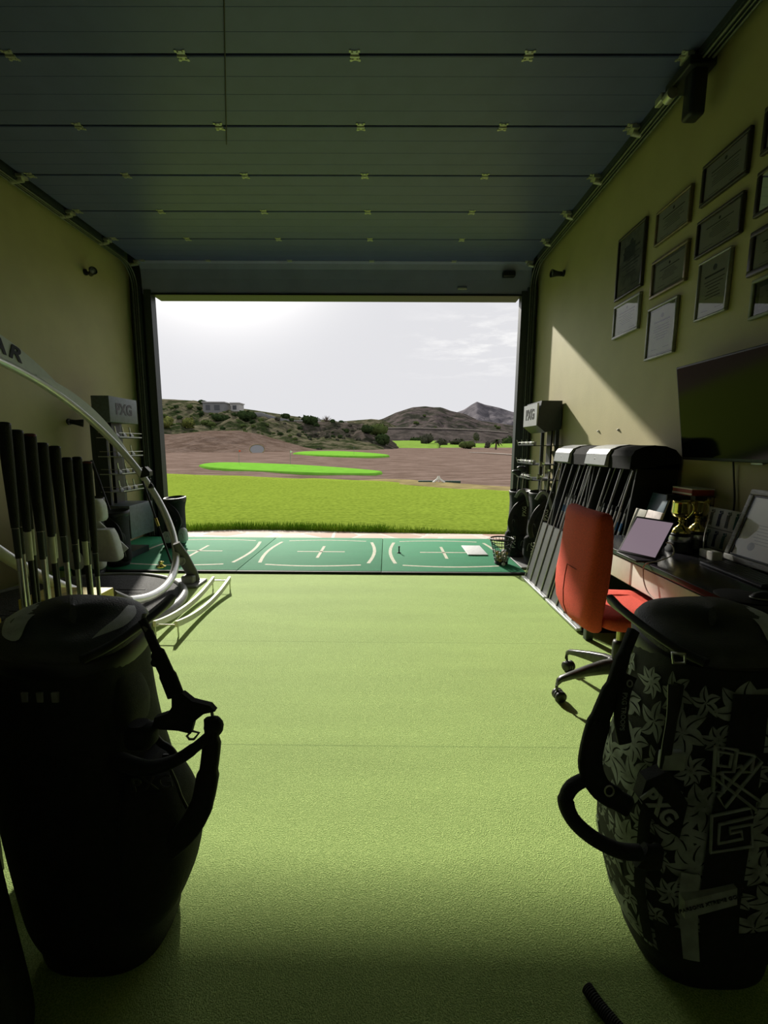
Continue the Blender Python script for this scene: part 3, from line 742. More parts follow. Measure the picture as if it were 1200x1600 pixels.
def certificate(y1, y0, zt, zb, fm, w, label, seed, mount=None, portrait=False, pap=paper):
    x = XR; t = thing('certificate_frame', label, 'framed certificate', (x, (y1 + y0) / 2, zb), 'framed certificates on the right wall')
    g = MB()
    for lo, hi in (((x - .028, y0, zb), (x - .003, y1, zb + w)), ((x - .028, y0, zt - w), (x - .003, y1, zt)), ((x - .028, y0, zb + w), (x - .003, y0 + w, zt - w)), ((x - .028, y1 - w, zb + w), (x - .003, y1, zt - w))):
        g.box(lo, hi, .005)
    g.build('frame', fm, t)
    m_ = 0
    if mount: m_ = mount; MB().box((x - .012, y0 + w * .9, zb + w * .9), (x - .004, y1 - w * .9, zt - w * .9)).build('mount', frame_gn if fm is frame_gn else mount_m, t)
    a0, a1, b0_, b1 = y0 + w + m_, y1 - w - m_, zb + w + m_, zt - w - m_
    sh = MB().box((x - .0135, a0, b0_), (x - .006, a1, b1)).build('sheet', pap, t)
    rn = random.Random(seed); g = MB(); W, H = a1 - a0, b1 - b0_; xx = x - .0142
    cy = (a0 + a1) / 2
    def bar(yc, zc, hw, hh): g.box((xx, yc - hw, zc - hh), (x - .0134, yc + hw, zc + hh))
    g.lathe((x - .0134, cy, b1 - H * .16), [(H * .055, 0), (H * .055, .0008)], 14, (-1, 0, 0))
    bar(cy, b1 - H * .28, W * .34, H * .016)
    for i in range(6): bar(cy + rn.uniform(-.02, .02) * W, b1 - H * (.38 + .06 * i), W * rn.uniform(.16, .36), H * .007)
    bar(cy - W * .25, b0_ + H * .1, W * .12, H * .005); bar(cy + W * .25, b0_ + H * .1, W * .12, H * .005)
    if portrait: g.box((xx, cy - W * .15, b1 - H * .42), (x - .0134, cy + W * .3, b1 - H * .18)); bar(cy, b1 - H * .5, W * .35, H * .012)
    g.build('print', ink, sh)
    MB().add([(x - .0175, y0 + w, zb + w), (x - .0175, y1 - w, zb + w), (x - .0175, y1 - w, zt - w), (x - .0175, y0 + w, zt - w)], [(3, 2, 1, 0)]).build('glass', gl, t)
certificate(4.28, 3.85, 3.16, 2.64, frame_dk, .022, 'tall dark framed picture page, highest of the two farthest along the right wall', 1, portrait=True, pap=mat('print_paper', (.50, .52, .44), .6, var=.25, scale=9))
certificate(4.27, 3.85, 2.60, 2.31, frame_sv, .024, 'small grey framed sheet right below the tall picture page, farthest along the wall', 2)
certificate(3.71, 3.31, 3.11, 2.865, frame_gd, .018, 'landscape certificate in thin brown frame, top of the second column', 3)
certificate(3.71, 3.29, 2.76, 2.485, frame_gd, .024, 'landscape certificate in bronze frame, middle of the second column', 4, mount=.02)
certificate(3.71, 3.35, 2.415, 2.025, frame_sv, .018, 'portrait sheet in silver frame, bottom of the second column and lowest on the wall', 5, mount=.018)
certificate(3.21, 2.82, 3.15, 2.90, frame_dk, .022, 'dark framed landscape certificate, top of the third column', 6)
certificate(3.21, 2.82, 2.815, 2.585, frame_dk, .018, 'landscape certificate with round seal in slim dark frame, middle of the third column', 7, mount=.008)
certificate(3.15, 2.87, 2.54, 2.175, frame_sv, .014, 'narrow portrait certificate in slim silver frame, bottom of the third column', 8)
certificate(2.73, 2.36, 3.17, 2.93, frame_dk, .024, 'dark framed certificate topmost of the nearest column, cut by the photo edge', 9)
certificate(2.73, 2.36, 2.85, 2.615, frame_dk, .022, 'dark framed certificate second from the top in the nearest column', 10)
certificate(2.73, 2.34, 2.545, 2.305, frame_dk, .030, 'thick dark framed certificate second from the bottom in the nearest column', 11)
certificate(2.68, 2.30, 2.275, 2.06, frame_gn, .020, 'pale olive framed sheet above the television, bottom of the nearest column', 12, mount=.03, pap=mount_m)

# television
tvs = mat('television_screen', (.003, .004, .004), .10, var=.1, spec=.15)
t = thing('television', 'black flat wall television above the desk', 'television', (1.97, 2.49, 1.275))
Mv = Matrix.Translation((2.03, 0, 1.275)) @ Matrix.Rotation(math.radians(-9.5), 4, 'Y')
MB().box((-.030, 1.88, 0), (.0, 3.07, .61), .006, Mv).build('casing', black, t)
MB().box((-.0325, 1.893, .02), (-.0305, 3.058, .598), 0, Mv).build('screen', tvs, t)
MB().box((.0, 2.3, .10), (.025, 2.7, .20), 0, Mv).build('wall_bracket', dark, t)
MB().box((-.022, 2.42, -.012), (-.004, 2.50, .002), .003, Mv).build('badge', silver, t)
o = MB().tube(spline([(2.03, 2.66, 1.30), (2.045, 2.655, 1.18), (2.045, 2.63, 1.05), (2.04, 2.62, .92), (2.03, 2.60, .80)]), .005, 8).build('television_cable', black); place_mesh(o)
tag(o, 'black cable hanging down the wall below the television', 'cable')
for i, y in enumerate((4.44, 4.06)):
    t = thing('wall_clip', ('left' if i == 0 else 'right') + ' small clear clip on the sunlit right wall above the shaft stands', 'clip', (XR, y, 1.50), 'clips on the sunlit wall')
    MB().lathe((XR, y, 1.505), [(.012, 0), (.010, .008), (.006, .016), (.001, .017)], 12, (-1, 0, 0)).build('button', white, t)
    MB().box((XR - .004, y - .016, 1.495), (XR, y + .016, 1.499)).build('tab', white, t)

# desk
desk_m = mat('black_worktop', (.010, .010, .012), .22, var=.2, scale=12, spec=.5)
drawer_m = mat('white_drawer', (.66, .63, .56), .4, var=.03)
t = thing('desk', 'long black topped desk with white drawers along the right wall', 'desk', (1.7, 2.2, 0))
MB().box((1.375, 1.36, .715), (2.045, 3.08, .745), .004).build('worktop', desk_m, t)
MB().box((1.40, 1.38, .565), (2.04, 3.06, .714)).build('drawer_case', dark, t)
for y0, y1 in ((2.475, 3.04), (1.675, 2.455)):
    MB().box((1.385, y0, .575), (1.3995, y1, .705), .003).build('drawer', drawer_m, t)
MB().box((1.385, 1.38, .567), (1.40, 1.665, .714)).build('end_panel', dark, t)
for x, y in ((1.41, 1.385), (1.41, 3.0), (1.98, 1.385), (1.98, 3.0)):
    MB().box((x, y, 0), (x + .05, y + .05, .566), .003).build('leg', dark, t)
MB().box((2.0, 1.44, .25), (2.02, 3.0, .56)).build('back_panel', dark, t)
ZT = .7455

# tablet on its stand
BL = Vector((1.335, 2.515, ZT + .012)); BR = Vector((1.430, 2.335, ZT + .012)); up = Vector((.115, .065, .175))
xa = (BR - BL).normalized(); ya = (up - xa * up.dot(xa)).normalized(); na = xa.cross(ya).normalized()
Mt = Matrix.Identity(4)
for i in range(3): Mt[i][0], Mt[i][1], Mt[i][2] = xa[i], ya[i], na[i]
W_, H_ = (BR - BL).length, .245
Mt.translation = BL
t = thing('tablet', 'tablet with pale pinkish screen propped on a stand at the desk edge', 'tablet', (1.42, 2.45, ZT))
ss = 1 if na.dot(Vector((-1, -1, .5))) > 0 else -1
MB().box((-.01, 0, -.004), (W_ + .01, H_, .004), .003, Mt).build('casing', black, t)
scr = mat('tablet_screen', (.05, .045, .05), .10, var=.03, spec=.6)
scr.node_tree.nodes['Principled BSDF'].inputs['Emission Color'].default_value = (.33, .25, .30, 1); scr.node_tree.nodes['Principled BSDF'].inputs['Emission Strength'].default_value = .65
MB().box((.0, .012, ss * .0042), (W_, H_ - .012, ss * .0050), 0, Mt).build('screen', scr, t)
MB().strap([Mt @ Vector((W_ / 2, .17, -.008)), Vector((1.565, 2.56, ZT + .006)), Vector((1.46, 2.47, ZT + .006))], .05, .003, up=(-.5, -.3, .6)).build('stand', black, t)
MB().box((1.325, 2.32, ZT), (1.44, 2.53, ZT + .012), .004).build('foot_ledge', black, t)
o = MB().tube(spline([(1.492, 2.366, .845), (1.512, 2.335, .845), (1.50, 2.295, .80), (1.43, 2.29, .765), (1.365, 2.30, .745), (1.352, 2.295, .70), (1.352, 2.27, .64), (1.355, 2.22, .60), (1.36, 2.12, .585), (1.362, 1.98, .60)]), .0035, 8).build('charging_cable', white); place_mesh(o)
tag(o, 'pale charging cable looping from the tablet over the desk edge', 'cable')

# trophies
def trophy(x, y, s_, label, handles=True, zt=ZT):
    t = thing('trophy', label, 'trophy', (x, y, zt))
    MB().lathe((x, y, zt), [(.068 * s_, 0), (.070 * s_, .012), (.060 * s_, .028), (.062 * s_, .042), (.056 * s_, .050), (.054 * s_, .098), (.058 * s_, .104), (.040 * s_, .112)], 32).build('plinth', black, t)
    MB().lathe((x, y, zt), [(.0555 * s_, .060), (.0565 * s_, .062), (.0565 * s_, .090), (.0555 * s_, .092)], 32).build('plaque_band', steel, t)
    MB().lathe((x, y, zt), [(.050 * s_, .112), (.050 * s_, .120), (.034 * s_, .140), (.014 * s_, .156), (.012 * s_, .172), (.020 * s_, .178), (.012 * s_, .184), (.022 * s_, .196), (.048 * s_, .208), (.056 * s_, .235), (.054 * s_, .285), (.060 * s_, .300), (.057 * s_, .300), (.050 * s_, .285), (.045 * s_, .24), (.001, .22)], 32).build('cup', gold, t)
    if handles:
        for q in (-1, 1):
            MB().tube(spline([(x, y + q * .052 * s_, zt + .29), (x, y + q * .085 * s_, zt + .285), (x, y + q * .09 * s_, zt + .25), (x, y + q * .06 * s_, zt + .215), (x, y + q * .045 * s_, zt + .212)]), .0045 * s_, 8).build('handle', gold, t)
trophy(1.732, 2.605, 1.02, 'tall golden cup trophy on a round black plinth with silver band')
trophy(1.868, 2.668, .96, 'second golden cup, darker, close behind the banded trophy', False)
# grip lying across the cups
t = thing('golf_grip', 'black ribbed golf grip lying across the top of the gold cup', 'grip', (1.745, 2.6, ZT + .30))
MB().tube([(1.665, 2.66, ZT + .313), (1.70, 2.645, ZT + .313)], .020, 12).tube([(1.70, 2.645, ZT + .313), (1.86, 2.60, ZT + .313)], [.013, .0125], 12).build('sleeve', rubber, t)
MB().lathe((1.79, 2.62, ZT + .313), [(.014, -.012), (.0145, 0), (.014, .012)], 14, (.16, -.045, 0)).build('band', grey, t)
# organiser with box on top
t = thing('desk_organiser', 'black wire desk organiser behind the trophies against the wall', 'organiser', (1.98, 2.90, ZT))
MB().box((1.935, 2.78, ZT), (2.045, 3.04, ZT + .006)).box((1.935, 2.78, ZT + .30), (2.045, 3.04, ZT + .306)).box((1.935, 2.78, ZT + .15), (2.045, 3.04, ZT + .154)).box((1.935, 3.03, ZT), (2.045, 3.038, ZT + .3)).build('shelf', dark, t)
g = MB()
for i in range(9):
    for j in range(2):
        y = 2.782 + .031 * i; g.cyl((1.938 + .10 * j, y, ZT), (1.938 + .10 * j, y, ZT + .30), .002, n=6)
for z in (.05, .1, .2, .25):
    g.cyl((1.937, 2.782, ZT + z), (1.937, 3.038, ZT + z), .002, n=6).cyl((1.937, 2.782, ZT + z), (2.04, 2.782, ZT + z), .002, n=6)
g.build('wire_mesh', black, t)
card_r = mat('red_carton', (.36, .05, .03), .5); t = thing('carton', 'small red and white carton on top of the wire organiser', 'box', (1.96, 2.89, ZT + .306))
MB().box((1.90, 2.79, ZT + .3065), (2.04, 2.98, ZT + .345), .002).build('carton_body', card_r, t)
MB().box((1.899, 2.789, ZT + .345), (2.041, 2.981, ZT + .352)).box((1.8985, 2.7885, ZT + .312), (1.901, 2.981, ZT + .322)).build('white_stripe', white, t)
# books leaning between stand and trophies
blue_m = mat('dark_blue_cover', (.035, .085, .12), .4); pink_m = mat('pinkish_cover', (.50, .42, .40), .5, var=.15); ol_m = mat('olive_cover', (.20, .19, .13), .5)
def leaning(name, lo, hi, tilt, m_, label, cat, pages=True):
    c = Vector(((lo[0] + hi[0]) / 2, (lo[1] + hi[1]) / 2, lo[2]))
    M = Matrix.Translation(c) @ Matrix.Rotation(tilt, 4, 'Y') @ Matrix.Translation(-c)
    t = thing(name, label, cat, tuple(c)); MB().box(lo, hi, .002, M).build('cover', m_, t)
    if pages: MB().box((lo[0] + .004, lo[1] - .001, lo[2] + .003), (hi[0] - .004, hi[1] + .001, hi[2] + .001), 0, M).build('pages', white, t)
    return t
leaning('book', (1.74, 2.88, ZT + .004), (1.755, 3.07, ZT + .31), .28, blue_m, 'large dark blue book leaning behind the brochures beside the shaft stand', 'book')
leaning('brochure', (1.66, 2.93, ZT + .004), (1.672, 3.06, ZT + .20), .28, ol_m, 'olive brochure leaning beside the pinkish one behind the tablet', 'brochure')
leaning('brochure', (1.655, 2.76, ZT + .004), (1.667, 2.915, ZT + .21), .28, pink_m, 'pinkish brochure leaning behind the tablet beside the gold cup', 'brochure')
# board with golfer pictures
t = thing('picture_board', 'white card with two rows of small golfer figures behind the charger', 'picture card', (2.0, 2.55, ZT))
Mc = Matrix.Translation((1.975, 2.56, ZT + .003)) @ Matrix.Rotation(.12, 4, 'Y')
MB().box((-.004, -.20, .0), (.004, .20, .245), .003, Mc).build('card', whitecloth, t)
MB().box((-.0048, -.20, .118), (.0, .20, .124), 0, Mc).build('divider', grey, t)
fig_cols = [mat('figure_navy', (.03, .04, .09), .7), mat('figure_red', (.55, .05, .05), .7), mat('figure_grey', (.12, .13, .12), .7), mat('figure_teal', (.04, .14, .15), .7)]
for r_ in range(2):
    for c_ in range(6):
        y = .165 - c_ * .066; z = .012 + r_ * .125; k = [2, 0, 2, 3, 2, 1][c_] if r_ else [3, 0, 3, 0, 3, 2][c_]
        g = MB(); g.strap([(-.0058, y - .006, z), (-.0058, y + .002, z + .042)], [.006, .009], .0006, up=(1, 0, 0)); g.strap([(-.0058, y + .010, z), (-.0058, y + .004, z + .042)], [.006, .009], .0006, up=(1, 0, 0))
        g.strap([(-.0058, y + .003, z + .04), (-.0058, y, z + .076)], [.010, .012], .0006, up=(1, 0, 0)).strap([(-.0058, y, z + .074), (-.0058, y - .018, z + .082), (-.0058, y - .012, z + .096)], .004, .0006, up=(1, 0, 0))
        g.lathe(Vector((-.0052, y + .001, z + .088)), [(.008, 0), (.008, .001)], 10, (-1, 0, 0))
        g.v = [tuple(Mc @ Vector(v)) for v in g.v]
        g.build('golfer_figure', fig_cols[k], t)
# standing framed certificate
t = thing('standing_frame', 'grey framed certificate leaning on the wall behind the keyboard', 'framed certificate', (1.9, 2.2, ZT))
Ms = Matrix.Translation((1.865, 2.19, ZT + .002)) @ Matrix.Rotation(.30, 4, 'Y')
g = MB(); w = .032
for lo, hi in (((-.018, -.23, 0), (0, .23, w)), ((-.018, -.23, .40 - w), (0, .23, .40)), ((-.018, -.23, w), (0, -.23 + w, .40 - w)), ((-.018, .23 - w, w), (0, .23, .40 - w))): g.box(lo, hi, .005, Ms)
g.build('frame', mat('grey_wood_frame', (.36, .36, .33), .45, var=.2, scale=30, stretch=(1, 1, 6)), t)
g = MB(); w2 = .042
for lo, hi in (((-.013, -.2, w), (-.004, .2, w2)), ((-.013, -.2, .40 - w2), (-.004, .2, .40 - w)), ((-.013, -.2, w2), (-.004, -.23 + w2, .40 - w2)), ((-.013, .23 - w2, w2), (-.004, .2, .40 - w2))): g.box(lo, hi, .002, Ms)
g.build('inner_rim', dark, t)
sh = MB().box((-.008, -.2, .03), (-.002, .2, .37), 0, Ms).build('sheet', paper, t)
g = MB(); g.lathe(Vector((-.0082, -.02, .27)), [(.030, 0), (.030, .0006)], 20, (-1, 0, 0)).lathe(Vector((-.0082, .09, .10)), [(.022, 0), (.022, .0006)], 16, (-1, 0, 0))
for i in range(7): g.box((-.0088, -.12 + .01 * (i % 3), .215 - i * .016), (-.0080, .10 - .015 * (i % 2), .217 - i * .016))
g.v = [tuple(Ms @ Vector(v)) for v in g.v]; g.build('print', mat('faint_ink', (.34, .37, .36), .7), sh)
MB().add([Ms @ Vector(v) for v in ((-.012, -.2, .035), (-.012, .2, .035), (-.012, .2, .365), (-.012, -.2, .365))], [(3, 2, 1, 0)]).build('glass', gl2, t)
# charger blocks
t = thing('charger', 'white charger plug block in front of the golfer card', 'charger', (1.80, 2.44, ZT))
MB().box((1.77, 2.43, ZT), (1.83, 2.49, ZT + .045), .006).build('plug_block', white, t)
o = MB().box((1.755, 2.36, ZT), (1.81, 2.41, ZT + .05), .006).build('charger', white); place_mesh(o); tag(o, 'nearer white charger cube beside the keyboard end', 'charger')
o = MB().tube(spline([(1.86, 2.56, ZT + .20), (1.83, 2.54, ZT + .12), (1.80, 2.50, ZT + .05), (1.80, 2.485, ZT + .03)]), .003, 6).build('charger_cable', white); place_mesh(o); tag(o, 'thin white cable running down to the charger block', 'cable')
# keyboard, mouse, pad
t = thing('keyboard', 'black keyboard lying on the desk in front of the standing certificate', 'keyboard', (1.73, 2.1, ZT))
Mk = Matrix.Translation((1.715, 2.10, ZT)) @ Matrix.Rotation(-.06, 4, 'Z') @ Matrix.Rotation(-.05, 4, 'Y')
MB().box((-.07, -.215, .002), (.07, .215, .016), .005, Mk).build('body', dark, t)
g = MB(); keym = mat('key_cap', (.016, .017, .018), .35)
for i in range(5):
    for j in range(15): g.box((-.060 + i * .0245, -.205 + j * .0272, .0162), (-.0385 + i * .0245, -.181 + j * .0272, .0205), 0, Mk)
kk = g.build('keys', keym, t)
o = MB().lathe((1.47, 1.78, ZT), [(.10, 0), (.103, .002), (.10, .004), (.001, .0042)], 36).build('mouse_pad', rubber); place_mesh(o); tag(o, 'round dark mouse pad near the desk edge', 'mouse pad')
t = thing('mouse', 'dark computer mouse with silver edge on the round pad', 'mouse', (1.52, 1.76, ZT + .005))
g = MB().ball((0, 0, 0), 1, 18, (.055, .034, .030)); g.v = [(v[0] + 1.52, v[1] + 1.74, max(v[2], 0) + ZT + .0055) for v in g.v]; g.build('shell', black, t)
MB().tube([(1.52 + .054 * math.cos(a), 1.74 + .033 * math.sin(a), ZT + .012) for a in [6.2832 * i / 24 for i in range(24)]], .0022, 6, closed=True).build('trim_ring', steel, t)

# red office chair
t = thing('office_chair', 'red fabric office chair turned to the desk', 'chair', (1.25, 2.285, 0))
cx, cy = 1.25, 2.285
yaw = math.radians(-1)
Mch = Matrix.Translation((cx, cy, 0)) @ Matrix.Rotation(yaw, 4, 'Z')     # local +x faces the desk
# backrest: width along local y, profile in x/z
rings = []
prof_b = [(.43, -.215, .150, .020), (.455, -.232, .185, .036), (.52, -.250, .212, .042), (.60, -.252, .226, .046), (.68, -.246, .230, .048), (.76, -.238, .226, .046), (.84, -.232, .224, .044), (.93, -.230, .219, .040), (1.0, -.230, .214, .036), (1.03, -.230, .210, .028), (1.04, -.230, .200, .014)]
for z, xc, hw, th in prof_b:
    r_ = []
    for k in range(32):
        a = 2 * math.pi * k / 32; c_, s_ = math.cos(a), math.sin(a)
        yy = math.copysign(abs(c_) ** .22, c_) * hw; xx = math.copysign(abs(s_) ** .42, s_) * th * 1.15
        r_.append(Mch @ Vector((xc + xx + .020 * (yy / hw) ** 2 * (1 if True else 0), yy, z)))
    rings.append(r_)
bk = MB().rings(rings).build('backrest', redf, t)
# seam lines on the rear of the backrest
g = MB()
def rear(z, y):
    xc, hw, th = (interp([(p[0], p[i]) for p in prof_b], z) for i in (1, 2, 3))
    return Mch @ Vector((xc - th * 1.15 * (1 - min(1, abs(y / hw)) ** 7) ** .5 + .030 * (y / hw) ** 2 - .0005, y, z))
g.tube([rear(z, .02 + .03 * (.74 - z)) for z in [.46 + .02 * i for i in range(15)]], .0018, 6)
g.tube([rear(.74 + .0, y) for y in [.02 - .01 * i for i in range(12)]], .0018, 6)
g.build('seam', mat('dark_red_seam', (.25, .03, .02), .9), bk)
rings = []
for z, ins in ((.465, .012), (.475, 0), (.515, -.004), (.535, .006), (.542, .05), (.545, .12)):
    r_ = []
    for k in range(36):
        a = 2 * math.pi * k / 36; c_, s_ = math.cos(a), math.sin(a)
        r_.append(Mch @ Vector((.035 + math.copysign(abs(c_) ** .38, c_) * (.225 - ins), math.copysign(abs(s_) ** .38, s_) * (.235 - ins), z - .012 * abs(c_) * (z > .53))))
    rings.append(r_)
MB().rings(rings).build('seat', redf, t)
g = MB().box((-.14, -.10, .435), (.14, .10, .466), .01, Mch).box((-.20, -.03, .43), (-.10, .03, .452), .005, Mch)
g.strap([Mch @ Vector(p) for p in ((-.12, 0, .44), (-.185, 0, .445), (-.20, 0, .50), (-.20, 0, .56))], .03, .008, up=Mch.to_3x3() @ Vector((1, 0, .3)))
g.build('seat_mechanism', black, t)
MB().cyl(Mch @ Vector((0, 0, .30)), Mch @ Vector((0, 0, .436)), .014, n=16).build('gas_piston', mat('yellowish_chrome', (.55, .50, .25), .3, metal=.8), t)
MB().lathe((cx, cy, 0), [(.022, .10), (.028, .12), (.030, .31), (.026, .325), (.016, .328)], 20).lathe((cx, cy, 0), [(.02, .155), (.045, .16), (.05, .19), (.045, .215), (.02, .22)], 20).build('column_sleeve', black, t)
legm = mat('dark_metal_leg', (.09, .09, .085), .3, metal=.7)
w1 = Vector((.909, 2.242)); a0 = math.atan2(w1.y - cy, w1.x - cx)
for i in range(5):
    a = a0 - i * 2 * math.pi / 5; d = Vector((math.cos(a), math.sin(a), 0)); R0 = .335
    p = lambda r, z: Vector((cx, cy, 0)) + d * r + Vector((0, 0, z))
    g = MB(); side = Vector((-d.y, d.x, 0)); rr = []
    for r, zc, hh, ww in ((.03, .180, .042, .024), (.08, .178, .038, .023), (.17, .162, .028, .020), (.26, .140, .019, .018), (.315, .124, .016, .016), (.334, .105, .018, .013), (.338, .078, .012, .012)):
        rr.append([p(r, zc) + side * (ww * math.copysign(abs(math.cos(q)) ** .6, math.cos(q))) + Vector((0, 0, hh * math.copysign(abs(math.sin(q)) ** .6, math.sin(q)))) for q in [2 * math.pi * k / 16 for k in range(16)]])
    g.rings(rr); lg = g.build('leg', legm, t)
    c = p(R0 - .005, .031) - side * 0
    g = MB()
    for q in (-1, 1): g.lathe(c + side * (q * .019) - d * .012, [(.008, -.012), (.026, -.011), (.0305, -.006), (.0305, .006), (.026, .011), (.008, .012)], 20, side)
    g.lathe(c - d * .012, [(.022, -.008), (.030, -.0075), (.030, .0075), (.022, .008)], 16, side).cyl(c + Vector((0, 0, .02)), p(.337, .09), .007, n=10)
    g.build('caster', black, lg)

# shaft display stands leaning on the right wall
matteblack = mat('matte_black', (.012, .012, .013), .85, spec=.15)
hood_m = mat('silver_hood', (.33, .34, .35), .35, metal=.2, var=.05)
def shaft_stand(yc, label):
    t = thing('shaft_display_stand', label, 'display stand', (1.75, yc, 0), 'shaft display stands by the right wall')
    hw = .33
    F = lambda z, off=0: 1.43 + .245 * z + off         # front plane leans towards the wall
    # side cheeks and back
    for q, nm in ((-hw, 'side_panel'), (hw - .014, 'side_panel')):
        MB().prism([(F(0, .07), .0), (1.93, 0), (2.03, .30), (2.03, 1.24), (F(1.20, .02), 1.20), (F(.55, .10), .55)], yc + q, yc + q + .014).build(nm, black, t)
    MB().prism([(1.90, 0.02), (1.93, 0), (2.03, .30), (2.03, 1.24), (2.0, 1.24), (2.0, .32)], yc - hw + .015, yc + hw - .015).build('back_panel', black, t)
    MB().box((1.44, yc - hw, .0), (1.9, yc + hw, .028), .004).build('base', black, t)
    # four boards
    for i in range(4):
        y0 = yc - hw + .012 + i * .160; w = .142
        MB().rings([[Vector((F(z, 0), y0, z)), Vector((F(z, 0), y0 + w, z)), Vector((F(z, .02), y0 + w, z)), Vector((F(z, .02), y0, z))] for z in (.035, .60)], smooth=False).build('front_board', dgrey, t)
    for i in range(5):
        y0 = yc - hw + .004 + i * .160
        g = MB(); g.tube([(F(.02, -.006), y0, .02), (F(.6, -.006), y0, .6), (F(1.19, -.004), y0 + (0.0), 1.19)], .006, 8)
        g.build('front_rail', steel, t)
    MB().box((F(0, -.03), yc - hw, .012), (F(0, .012), yc + hw, .032), .004).build('front_foot', silver, t)
    for i in range(5):
        y0 = yc - hw + .07 + i * .125
        MB().tube([(F(.3, .13), y0, .3), (F(1.19, .16), y0, 1.19)], .005, 6).build('inner_rail', steel, t)
    # hood: curved profile, silver front cap
    prof = [(1.66, 1.215), (1.675, 1.30), (1.70, 1.335), (1.76, 1.36), (1.84, 1.372), (1.93, 1.366), (2.0, 1.34), (2.045, 1.29), (2.045, 1.20), (1.70, 1.20)]
    MB().prism(prof, yc - .02, yc + hw, smooth=False).build('hood_end', hood_m, t)
    prof2 = [(1.69, 1.20), (1.695, 1.29), (1.72, 1.33), (1.78, 1.355), (1.85, 1.366), (1.93, 1.36), (2.0, 1.335), (2.045, 1.285), (2.045, 1.20)]
    MB().prism(prof2, yc - hw, yc - .021, smooth=False).build('hood_body', matteblack, t)
    MB().lathe((1.672, yc + .16, 1.255), [(.013, 0), (.013, .004), (.008, .005)], 16, (-1, 0, .1)).build('emblem', black, t)
    return t
sA = shaft_stand(4.17, 'far silver hooded shaft display stand next to the right display rack')
sB = shaft_stand(3.47, 'near silver hooded shaft display stand right behind the red chair')
sh_b = mat('blue_band', (.06, .16, .34), .4)
base_s = None; n_ = 0
for yc, nm in ((4.17, 'far'), (3.47, 'near')):
    for i in range(8):
        y = yc - .24 + i * .066; zt = .90 + .05 * math.sin(i * 2.1)
        if base_s is None:
            t = thing('golf_shaft', 'steel shaft with dark band standing in the far shaft display stand', 'golf shaft', (1.60, y, .03), 'shafts in the far display stand')
            MB().tube([(1.565, y, .035), (1.565 + .245 * .84, y, .87)], [.0045, .007], 8).build('shaft', steel, t)
            MB().tube([(1.565 + .245 * .835, y, .865), (1.565 + .245 * .87, y, .90)], .0085, 8).build('end_cap', black, t)
            MB().tube([(1.565 + .245 * .70, y, .73), (1.565 + .245 * .76, y, .79)], .0078, 8).build('band', sh_b, t)
            base_s = t
        else:
            c = copy_tree(base_s, (1.60, y, .03), 'steel shaft with dark band standing in the %s shaft display stand' % nm)
            c['group'] = 'shafts in the %s display stand' % nm

